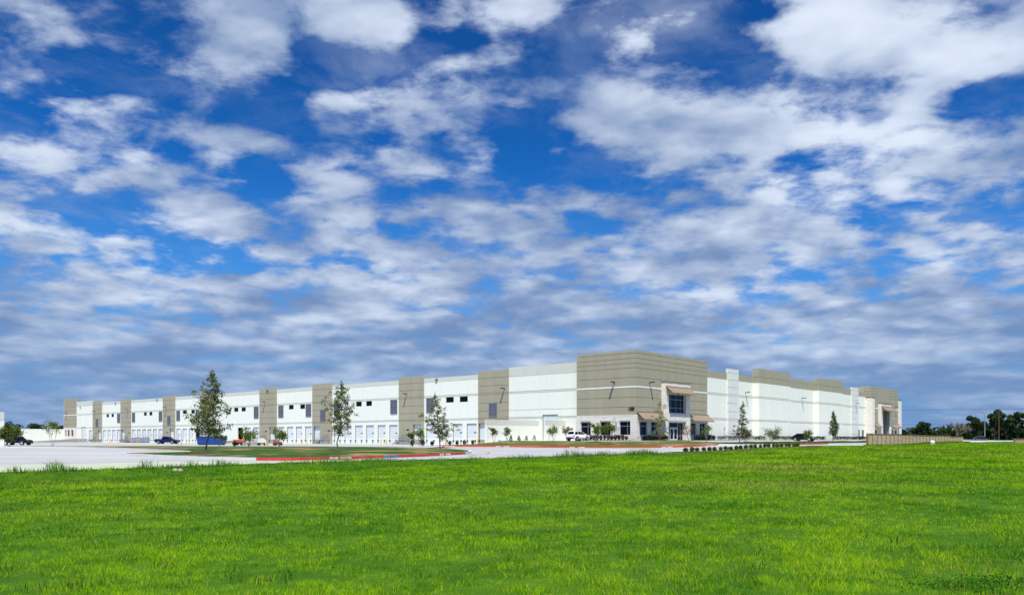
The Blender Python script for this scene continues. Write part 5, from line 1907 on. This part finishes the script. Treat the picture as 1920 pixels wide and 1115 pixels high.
# shrubs: a few leaf masses shared by many plants
def shrub_mesh(seed, kind, n, size, leaf):
    r = np.random.default_rng(seed)
    p = r.normal(size=(n, 3))
    p /= np.linalg.norm(p, axis=1)[:, None]
    rad = r.uniform(0.35, 1.0, (n, 1)) ** 0.5
    bump = 1 + 0.22 * np.sin(p[:, :1] * 5 + seed) * np.cos(p[:, 1:2] * 4 + seed * 2)
    p = p * rad * bump
    if kind == 'cone':
        z = r.uniform(0, 1, n)
        a = r.uniform(0, 2 * math.pi, n)
        w = (1 - z) ** 0.7 * r.uniform(0.4, 1.0, n) * 0.42 + 0.03
        p = np.stack([np.cos(a) * w, np.sin(a) * w, z * 1.0], 1)
    elif kind == 'ball':
        p = p * np.array((0.5, 0.5, 0.42)) + np.array((0, 0, 0.46))
    else:
        p = p * np.array((0.34, 0.34, 0.46)) + np.array((0, 0, 0.5))
        p[:, :2] *= (0.65 + 0.5 * p[:, 2:3])
    return leaf_cloud('foliage', p, size, LEAF[leaf], r)
stem_me = MB().tube((0, 0, -0.12), (0, 0, 0.45), 0.03, 0.015, 6).mesh('stem', M['bark'])
VAR = {k: [shrub_mesh(200 + i * 7 + len(k), k, n, sz, lf) for i in range(4)] for k, n, sz, lf in
       (('cone', 170, 0.16, 'hedge'), ('ball', 520, 0.20, 'shrub'), ('spike', 190, 0.20, 'hedge'))}
def shrub(label, X, Y, z, h, kind, seed, group, w=None):
    r = np.random.default_rng(seed)
    t = thing('shrub', label, 'shrub', (X, Y, z), r.uniform(0, 6.28), group)
    w = w or h
    t.scale = (w * r.uniform(0.88, 1.15), w * r.uniform(0.88, 1.15), h * r.uniform(0.88, 1.15))
    link('foliage', VAR[kind][seed % 4], t)
    link('stem', stem_me, t)

for k in range(13):
    X, Y, _ = site(9.7 - k * 0.74, -1.55)
    shrub(f'{ORD[k]} upright shrub from the white SUV along the stone base', X, Y, gz(X, Y) + 0.05, 0.95, 'spike', 300 + k, 'shrubs along the stone base')
for k in range(13):
    X, Y, _ = site(-1.5, 0.3 + k * 0.63)
    shrub(f'{ORD[k]} upright shrub from the building corner towards the entrance', X, Y, gz(X, Y) + 0.05, 0.9, 'spike', 330 + k, 'shrubs along the stone base')
for k in range(12):
    X, Y, _ = site(-1.6, 18.0 + k * 0.68)
    shrub(f'{ORD[k]} upright shrub right of the entrance, counted from the portal', X, Y, gz(X, Y) + 0.05, 0.95, 'spike', 350 + k, 'shrubs along the stone base')
for k, (X, Y, h) in enumerate(((-0.2, 135.2, 1.0), (1.2, 135.9, 0.95), (2.5, 136.5, 0.95), (3.9, 137.2, 0.95))):
    shrub(f'{ORD[k]} dark cone shrub from the left along the long screen wall', X, Y, gz(X, Y) + 0.12, h, 'cone', 370 + k, 'cone shrubs at the screen wall')
for k, (X, Y, lb) in enumerate(((-13.9, 109.6, 'dark little shrub below the small bush tree by the second stair'), (-12.4, 109.6, 'dark little shrub below the two-headed bush tree'),
                                (-12.0, 118.0, 'dark little shrub left of the thin live oak trunk'), (-9.6, 121.5, 'dark little shrub right of the thin live oak trunk'),
                                (-8.7, 124.5, 'dark little shrub left of the single yellow bollard'), (-7.6, 126.0, 'dark little shrub right of the single yellow bollard'),
                                (-6.4, 128.0, 'dark little shrub before the rightmost door of the four-door bay'), (-38.8, 110.0, 'dark little shrub below the round bush by the cream loader'))):
    shrub(lb, X, Y, gz(X, Y) + 0.15, 0.85, 'spike', 390 + k, 'little shrubs on the court lawns')
for k in range(24):
    s = -49.5 + k * 1.16 + 0.10 * math.sin(k * 2.3)
    X, Y, _ = site(-36.4, s)
    z = max(float(lvl(X, Y)), float(field_lvl(X, Y))) + EYE
    shrub(f'{ORD[k]} clipped round shrub from the left along the mulch edge', X, Y, z, 0.44, 'ball', 420 + k, 'clipped shrubs along the drive', 0.41 + 0.05 * math.sin(k * 1.7))

def hedge(label, s0, s1, seed, o=1.5, h=0.95):
    r = np.random.default_rng(seed)
    X, Y, _ = site(-o, (s0 + s1) / 2)
    t = thing('hedge', label, 'hedge', (X, Y, gz(X, Y)), SITE_RZ, 'low hedges along the office face')
    n = int((s1 - s0) * 75)
    x = r.uniform(-(s1 - s0) / 2, (s1 - s0) / 2, n)
    ph = r.uniform(0, 6)
    top = h * (0.74 + 0.22 * np.abs(np.sin(x * 4.2 + ph)) + 0.06 * np.sin(x * 1.3))
    z = top * np.sqrt(r.uniform(0.01, 1, n))
    y = r.normal(size=n) * 0.22
    link('foliage', leaf_cloud('foliage', np.stack([x, y, z], 1), 0.2, LEAF['hedge'], r), t)
    b = MB()
    for k in np.arange(s0 + 0.4, s1, 0.8):
        b.tube((k - (s0 + s1) / 2, 0, -0.1), (k - (s0 + s1) / 2, 0, h * 0.6), 0.025, 0.012, 5)
    tag(b.build('stem', M['bark'], t), kind='stuff')
for k, (s0, s1, o, lb) in enumerate(((27.0, 42.0, 1.6, 'low dark hedge from the right awning to the narrow pale pilaster'), (42.6, 49.0, 1.7, 'low dark hedge ending at the first projecting wall bay'),
                                     (50.5, 66.0, 2.7, 'low dark hedge left of the black fastback car'), (70.5, 82.0, 2.6, 'low dark hedge right of the black fastback car'),
                                     (86.0, 108.5, 3.4, 'low dark hedge behind the dense cone-shaped tree'), (110.5, 121.5, 1.8, 'low dark hedge under the two narrow windows'))):
    hedge(lb, s0, s1, 500 + k, o)

# ------------------------------------------------------------------ far trees
def big_tree(label, X, Y, H, W, seed, leaf='far', n=2600, lsize=0.6, base=-1.3, clear=0.12, name='far_tree', group='far trees', open_=0.0, dome=False):
    r = np.random.default_rng(seed)
    t = thing(name, label, 'tree', (X, Y, EYE + base), 0, group)
    b = MB()
    limb(b, (0, 0, -0.3), (W * 0.05, 0, H * 0.7), W * 0.045 + 0.08, 0.06, r, 5, 0.04)
    pts = []
    K = int(9 + 9 * r.random()) + int(10 * open_)
    for k in range(K):
        a = r.uniform(0, 2 * math.pi)
        f = r.uniform(0, 1)
        h = H * (clear + (1 - clear) * (0.15 + 0.72 * f))
        w = W * (math.sqrt(max(0, 1 - (f * (1.02 if dome else 0.85)) ** 2))) * r.uniform(0.25, 0.80)
        c = np.array((math.cos(a) * w, math.sin(a) * w * 0.8, h))
        limb(b, (W * 0.03 * f, 0, H * (0.10 + 0.45 * f)), c, 0.035 * W * (1 - 0.6 * f) + 0.03, 0.03, r, 3, 0.08)
        rad = W * r.uniform(0.26, 0.42) * (1 - 0.40 * open_)
        m_ = n // K
        d = r.normal(size=(m_, 3)); d /= np.linalg.norm(d, axis=1)[:, None]
        pts.append(c + d * rad * r.uniform(0.3, 1.0, (m_, 1)) ** 0.6 * np.array((1, 1, 0.78)))
    pts = np.concatenate(pts)
    pts = pts[pts[:, 2] < H]
    b.build('trunk', M['bark'], t)
    link('crown', leaf_cloud('crown', pts, lsize, LEAF[leaf], r), t)
    return t
# right-hand group (x over the ground, distance, height, half-width)
big_tree('dark round-topped tree just right of the far office corner, behind the tan wall', 156.5, 300, 8.4, 4.9, 601, n=4600, dome=True, clear=0.0)
big_tree('low dark tree hugging the far office corner', 150.5, 305, 5.0, 3.0, 602, n=2000, clear=0.0)
big_tree('thin feathery tree on the right flank of the dark round-topped tree', 160.6, 304, 8.7, 1.8, 603, 'farpale', 700, 0.5, open_=0.8)
big_tree('low dark tree between the round-topped tree and the bare tree', 166.0, 306, 4.9, 4.2, 604, n=2600, clear=0.0)
big_tree('low dark tree below the bare tree', 171.5, 312, 5.4, 4.6, 605, n=2600, clear=0.0)
big_tree('broad dark tree immediately left of the street lamp', 176.3, 300, 10.4, 4.0, 606, 'far', 5200, 0.7, open_=0.3)
big_tree('low dark tree behind the street lamp pole', 181.5, 306, 6.6, 4.6, 607, n=3000, clear=0.0)
big_tree('tallest open dark tree right of the street lamp', 184.2, 300, 13.4, 4.1, 608, 'far', 5200, 0.7, open_=0.5)
big_tree('open dark tree behind the brown utility pole', 188.4, 300, 12.8, 4.1, 609, 'far', 5000, 0.7, open_=0.5)
big_tree('open dark tree rightmost of the tall far group', 192.8, 300, 12.2, 4.0, 610, 'far', 4600, 0.7, open_=0.5)
big_tree('low dark tree below the tall far group, right of the utility pole', 193.0, 308, 6.4, 5.4, 611, n=3200, clear=0.0)
big_tree('low dark tree at the right edge of the view', 200.5, 306, 6.0, 5.4, 612, n=3000, clear=0.0)
big_tree('low dark tree behind the slate car', 176.5, 309, 5.8, 4.6, 613, n=2600, clear=0.0)
big_tree('low dark tree left of the utility pole foot', 187.0, 311, 6.2, 5.0, 614, n=2800, clear=0.0)
for k, (X, H, W) in enumerate(((180.2, 8.6, 3.4), (186.2, 9.6, 3.6), (190.6, 9.2, 3.6), (195.4, 8.4, 3.4))):
    big_tree(f'{ORD[k]} mid-height dark tree from the street lamp rightwards, filling the tall far group', X, 302, H, W, 660 + k, 'far', 3600, 0.7, open_=0.2)
# the bare one
r_ = np.random.default_rng(77)
t = thing('bare_tree', 'leafless grey tree among the far dark trees at right', 'tree', (167.0, 296, EYE - 1.3))
b = MB()
def grow(p, d, L_, rad, depth):
    q = p + d * L_
    b.tube(tuple(p), tuple(q), rad, rad * 0.72, 5, caps=False)
    if depth == 0: return
    for _ in range(3 if depth > 1 else 2):
        e = d + r_.normal(size=3) * 0.50
        e[2] = abs(e[2]) * 0.9 + 0.22
        grow(q, e / np.linalg.norm(e), L_ * r_.uniform(0.66, 0.88), max(0.05, rad * 0.66), depth - 1)
grow(np.array((0, 0, -0.2)), np.array((0.05, 0, 1.0)), 2.5, 0.30, 5)
b.build('trunk', M['bark'], t)
# left-hand group, beyond the long low wall
big_tree('dark dome-shaped tree rising above the long low wall', -207.0, 355.0, 9.4, 3.2, 622, n=2400, dome=True)
for k, (X, H, W) in enumerate(((-278, 7.5, 5.5), (-268, 6.4, 5.5), (-258, 7.6, 6), (-247, 7.0, 5), (-238, 6.2, 5.5), (-228, 5.7, 6), (-217, 6.6, 5.5), (-205, 5.7, 5.5), (-196, 6.4, 5))):
    big_tree(f'{ORD[k]} low dark tree from the left edge in the row above the long low wall', X, 410.0 + 6 * math.sin(k * 2), H * 1.42, W, 640 + k, n=1700, lsize=0.75, clear=0.0)
# a far wood that reads as one dark mass under the sky
r_ = np.random.default_rng(90)
def wood(name, X0, X1, Y, H, n):
    x = r_.uniform(X0, X1, n)
    top = H * (0.72 + 0.20 * np.sin(x * 0.11) + 0.14 * np.sin(x * 0.37 + 1) + 0.08 * np.sin(x * 0.9))
    z = EYE - 1.5 + top * r_.uniform(0, 1, n) ** 0.7
    y = Y + r_.normal(size=n) * 6
    tag(link(name, leaf_cloud('wood', np.stack([x, y, z], 1), 1.3, LEAF['far'], r_)), kind='stuff')
wood('far_wood', 165, 420, 335, 7.2, 11000)
wood('far_wood', -420, -190, 440, 8.0, 8000)

# ------------------------------------------------------------------ meadow grass
LEAF['grass'] = leaf_mat('meadow_blades', (0.026, 0.180, 0.001), (0.350, 0.585, 0.004), 0.33, 0.38, attr='tint', third=(0.50, 0.42, 0.10))
LEAF['weed'] = leaf_mat('weed_blades', (0.030, 0.11, 0.004), (0.15, 0.30, 0.014), 0.8, 0.3, attr='tint', third=(0.33, 0.28, 0.11))
LEAF['clover'] = leaf_mat('clover_leaves', (0.014, 0.085, 0.004), (0.05, 0.18, 0.010), 2.5, 0.25)

def vnoise(x, y, s, seed):
    """smooth value noise on the ground"""
    r = np.random.default_rng(seed)
    T = r.random((64, 64))
    x, y = x / s, y / s
    i, j = np.floor(x).astype(int), np.floor(y).astype(int)
    f, g = x - i, y - j
    f, g = f * f * (3 - 2 * f), g * g * (3 - 2 * g)
    a = T[i % 64, j % 64]; b = T[(i + 1) % 64, j % 64]; c = T[i % 64, (j + 1) % 64]; d = T[(i + 1) % 64, (j + 1) % 64]
    return (a * (1 - f) + b * f) * (1 - g) + (c * (1 - f) + d * f) * g

def blades(n, r0, r1, power, r, edge_only=False):
    """ground points in the sector the meadow is seen in, denser near the lens"""
    q = r.random(n)
    k = 2 - power
    rad = (r0 ** k + q * (r1 ** k - r0 ** k)) ** (1 / k)
    th = r.uniform(-0.64, 0.64, n)
    X, Y = rad * np.sin(th), rad * np.cos(th)
    u, s = to_us(X, Y)
    keep = u < edge_u(s) + r.normal(size=n) * 0.15
    # not under the tan wall nor behind it
    keep &= ~((s > 12) & (u > -32.7))
    return X[keep], Y[keep], rad[keep]

def blade_mesh(name, X, Y, Z, h, w, r, m_, lean=0.45, tint=None, dry=None, bend=False):
    n = len(X)
    a = r.uniform(0, 2 * math.pi, n)
    la = r.uniform(0, 2 * math.pi, n)
    ll = np.abs(r.normal(size=n)) * lean
    dx, dy = np.cos(a) * w / 2, np.sin(a) * w / 2
    tx, ty = np.cos(la) * ll * h, np.sin(la) * ll * h
    P0 = np.stack([X - dx, Y - dy, Z - 0.02], 1)
    P1 = np.stack([X + dx, Y + dy, Z - 0.02], 1)
    cols = lambda k: np.repeat(np.stack([tint, dry, np.zeros(n), np.ones(n)], 1), k, 0)
    if not bend:
        P2 = np.stack([X + tx, Y + ty, Z + h], 1)
        V = np.stack([P0, P1, P2], 1).reshape(-1, 3)
        return raw_mesh(name, V, np.arange(n * 3).reshape(n, 3), m_, cols(3))
    M0 = np.stack([X - dx * 0.8 + tx * 0.35, Y - dy * 0.8 + ty * 0.35, Z + h * 0.62], 1)
    M1 = np.stack([X + dx * 0.8 + tx * 0.35, Y + dy * 0.8 + ty * 0.35, Z + h * 0.62], 1)
    P2 = np.stack([X + tx * 1.3, Y + ty * 1.3, Z + h * 0.98], 1)
    V = np.stack([P0, P1, M1, M0, P2], 1).reshape(-1, 3)
    o = np.arange(n)[:, None] * 5
    F = np.concatenate([o + np.array([[0, 1, 2]]), o + np.array([[0, 2, 3]]), o + np.array([[3, 2, 4]])], 0)
    return raw_mesh(name, V, F, m_, cols(5))

def patches(X, Y):
    """dry and lush places of the meadow"""
    dry = np.zeros_like(X)
    for cx, cy, rx, ry, a in ((12.5, 37, 4.5, 4.5, .8), (9.0, 24.5, 3.4, 1.6, .8), (34, 57, 9, 5, .40), (-13, 26, 6, 2.2, .30), (20, 62, 9, 6, .22), (36, 74, 14, 9, .2), (5.8, 9.6, 1.4, .8, .3),
                              (58, 108, 22, 12, .25), (2, 9.5, 2.2, 1.2, .12), (-9, 16, 3, 3, .10)):
        dry += a * np.exp(-((X - cx) / rx) ** 2 - ((Y - cy) / ry) ** 2)
    return dry

r_ = np.random.default_rng(2024)
X, Y, rad = blades(1750000, 7.2, 175.0, 1.42, r_)
n = len(X)
lush = vnoise(X, Y, 2.6, 1) * 0.22 + vnoise(X, Y, 0.7, 2) * 0.30 + vnoise(X, Y, 0.22, 12) * 0.48
lush = np.clip((lush - 0.5) * 1.6 + 0.5, 0, 1)
h = (0.022 + 0.050 * lush) * r_.uniform(0.5, 1.5, n) * (1 + 0.9 * sst(rad, 15, 60))
w = 0.0072 * np.maximum(1, rad / 9.0) ** 0.85
dryp = patches(X, Y)
dry = ((r_.random(n) < 0.06 + 0.12 * vnoise(X, Y, 1.7, 4) ** 2 + 0.75 * dryp) * r_.uniform(0.35, 1.0, n))
h = h * (1 + 0.5 * dryp)
# thin places where the soil shows between the tussocks
thin = vnoise(X, Y, 0.16, 21) * 0.6 + vnoise(X, Y, 0.5, 22) * 0.4
h = h * np.where(thin < 0.43, 0.30, 1.0)
u, s = to_us(X, Y)
h = h * (1 - 0.5 * sst(u - edge_u(s), -9, -2) * sst(s, -68, -58))
tint = np.clip(0.10 + 0.86 * r_.random(n) + 0.22 * (vnoise(X, Y, 5.0, 5) - 0.5) + 0.24 * (vnoise(X, Y, 1.1, 6) - 0.5) + 0.55 * (vnoise(X, Y, 0.35, 14) - 0.5) + 0.80 * (vnoise(X, Y, 0.13, 13) - 0.5), 0, 1)
# darker fringe towards the drive
u, s = to_us(X, Y)
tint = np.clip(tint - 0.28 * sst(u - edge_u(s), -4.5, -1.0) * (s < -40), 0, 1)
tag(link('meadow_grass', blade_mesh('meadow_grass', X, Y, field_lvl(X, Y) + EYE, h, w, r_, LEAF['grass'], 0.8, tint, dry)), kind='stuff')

# taller weeds along the drive and scattered through the meadow
n = 15000
s = r_.uniform(-118, -57, n)
cl = vnoise(s, s * 0 + 3.3, 0.45, 8) * 0.6 + vnoise(s, s * 0 + 9.1, 2.1, 9) * 0.4
keep = r_.random(n) < np.clip((cl - 0.34) * 2.6, 0.05, 1)
s = s[keep]; cl = cl[keep]
cl = cl - 0.06 * sst(-s, 84, 96)
u = edge_u(s) - np.abs(r_.normal(size=len(s))) * 0.8 + 0.1
X, Y = CX - SY * u + SX * s, CY + SX * u + SY * s
h = np.clip((0.10 + 0.95 * np.clip(cl - 0.48, 0, 1)) * r_.uniform(0.3, 1.8, len(s)), 0.05, 0.75)
w = np.full(len(s), 0.013) + 0.010 * r_.random(len(s))
tint = r_.random(len(s)); dry = (r_.random(len(s)) < 0.06) * 0.6
tag(link('edge_weeds', blade_mesh('edge_weeds', X, Y, np.maximum(field_lvl(X, Y), lvl(X, Y)) + EYE - 0.01, h, w, r_, LEAF['weed'], 0.5, tint, dry, True)), kind='stuff')
# single tufts of coarse grass
cx, cy = [], []
for _ in range(300):
    rr_ = 9 + 80 * r_.random() ** 1.6; th = r_.uniform(-0.6, 0.6)
    a, b_ = rr_ * math.sin(th), rr_ * math.cos(th)
    uu_, ss_ = to_us(a, b_)
    if uu_ < float(edge_u(ss_)) - 0.6 and not (b_ > 110 and ss_ > 0):
        k = r_.integers(10, 34)
        sp = 0.06 + 0.10 * r_.random()
        cx.append(a + r_.normal(size=k) * sp); cy.append(b_ + r_.normal(size=k) * sp)
X, Y = np.concatenate(cx), np.concatenate(cy)
n = len(X)
tag(link('coarse_tufts', blade_mesh('coarse_tufts', X, Y, field_lvl(X, Y) + EYE, r_.uniform(0.05, 0.15, n), r_.uniform(0.006, 0.011, n) * np.maximum(1, np.hypot(X, Y) / 25), r_, LEAF['weed'], 0.5, r_.random(n), (r_.random(n) < 0.22) * r_.uniform(0.3, 1, n), True)), kind='stuff')
# tall weeds before the tan wall
n = 9000
q = r_.uniform(-4, 66, n)
X = 56.0 + 0.657 * q + 0.754 * (0.3 + np.abs(r_.normal(size=n)) * 0.9); Y = 124.0 + 0.754 * q - 0.657 * (0.3 + np.abs(r_.normal(size=n)) * 0.9)
tag(link('wall_weeds', blade_mesh('wall_weeds', X, Y, field_lvl(X, Y) + EYE, r_.uniform(0.10, 0.34, n), r_.uniform(0.03, 0.06, n), r_, LEAF['weed'], 0.5, r_.random(n), (r_.random(n) < 0.05) * 0.6, True)), kind='stuff')
# dark broad-leaved patch close to the lens, bottom right
n = 1900
X = 5.2 + r_.normal(size=n) * 0.55; Y = 8.45 + r_.normal(size=n) * 0.22 + 0.10 * np.sin(X * 5)
pts = np.stack([X, Y, field_lvl(X, Y) + EYE + r_.uniform(0.01, 0.075, n)], 1)
tag(link('clover_patch', leaf_cloud('clover_patch', pts, 0.026, LEAF['clover'], r_, 0.5)), kind='stuff')
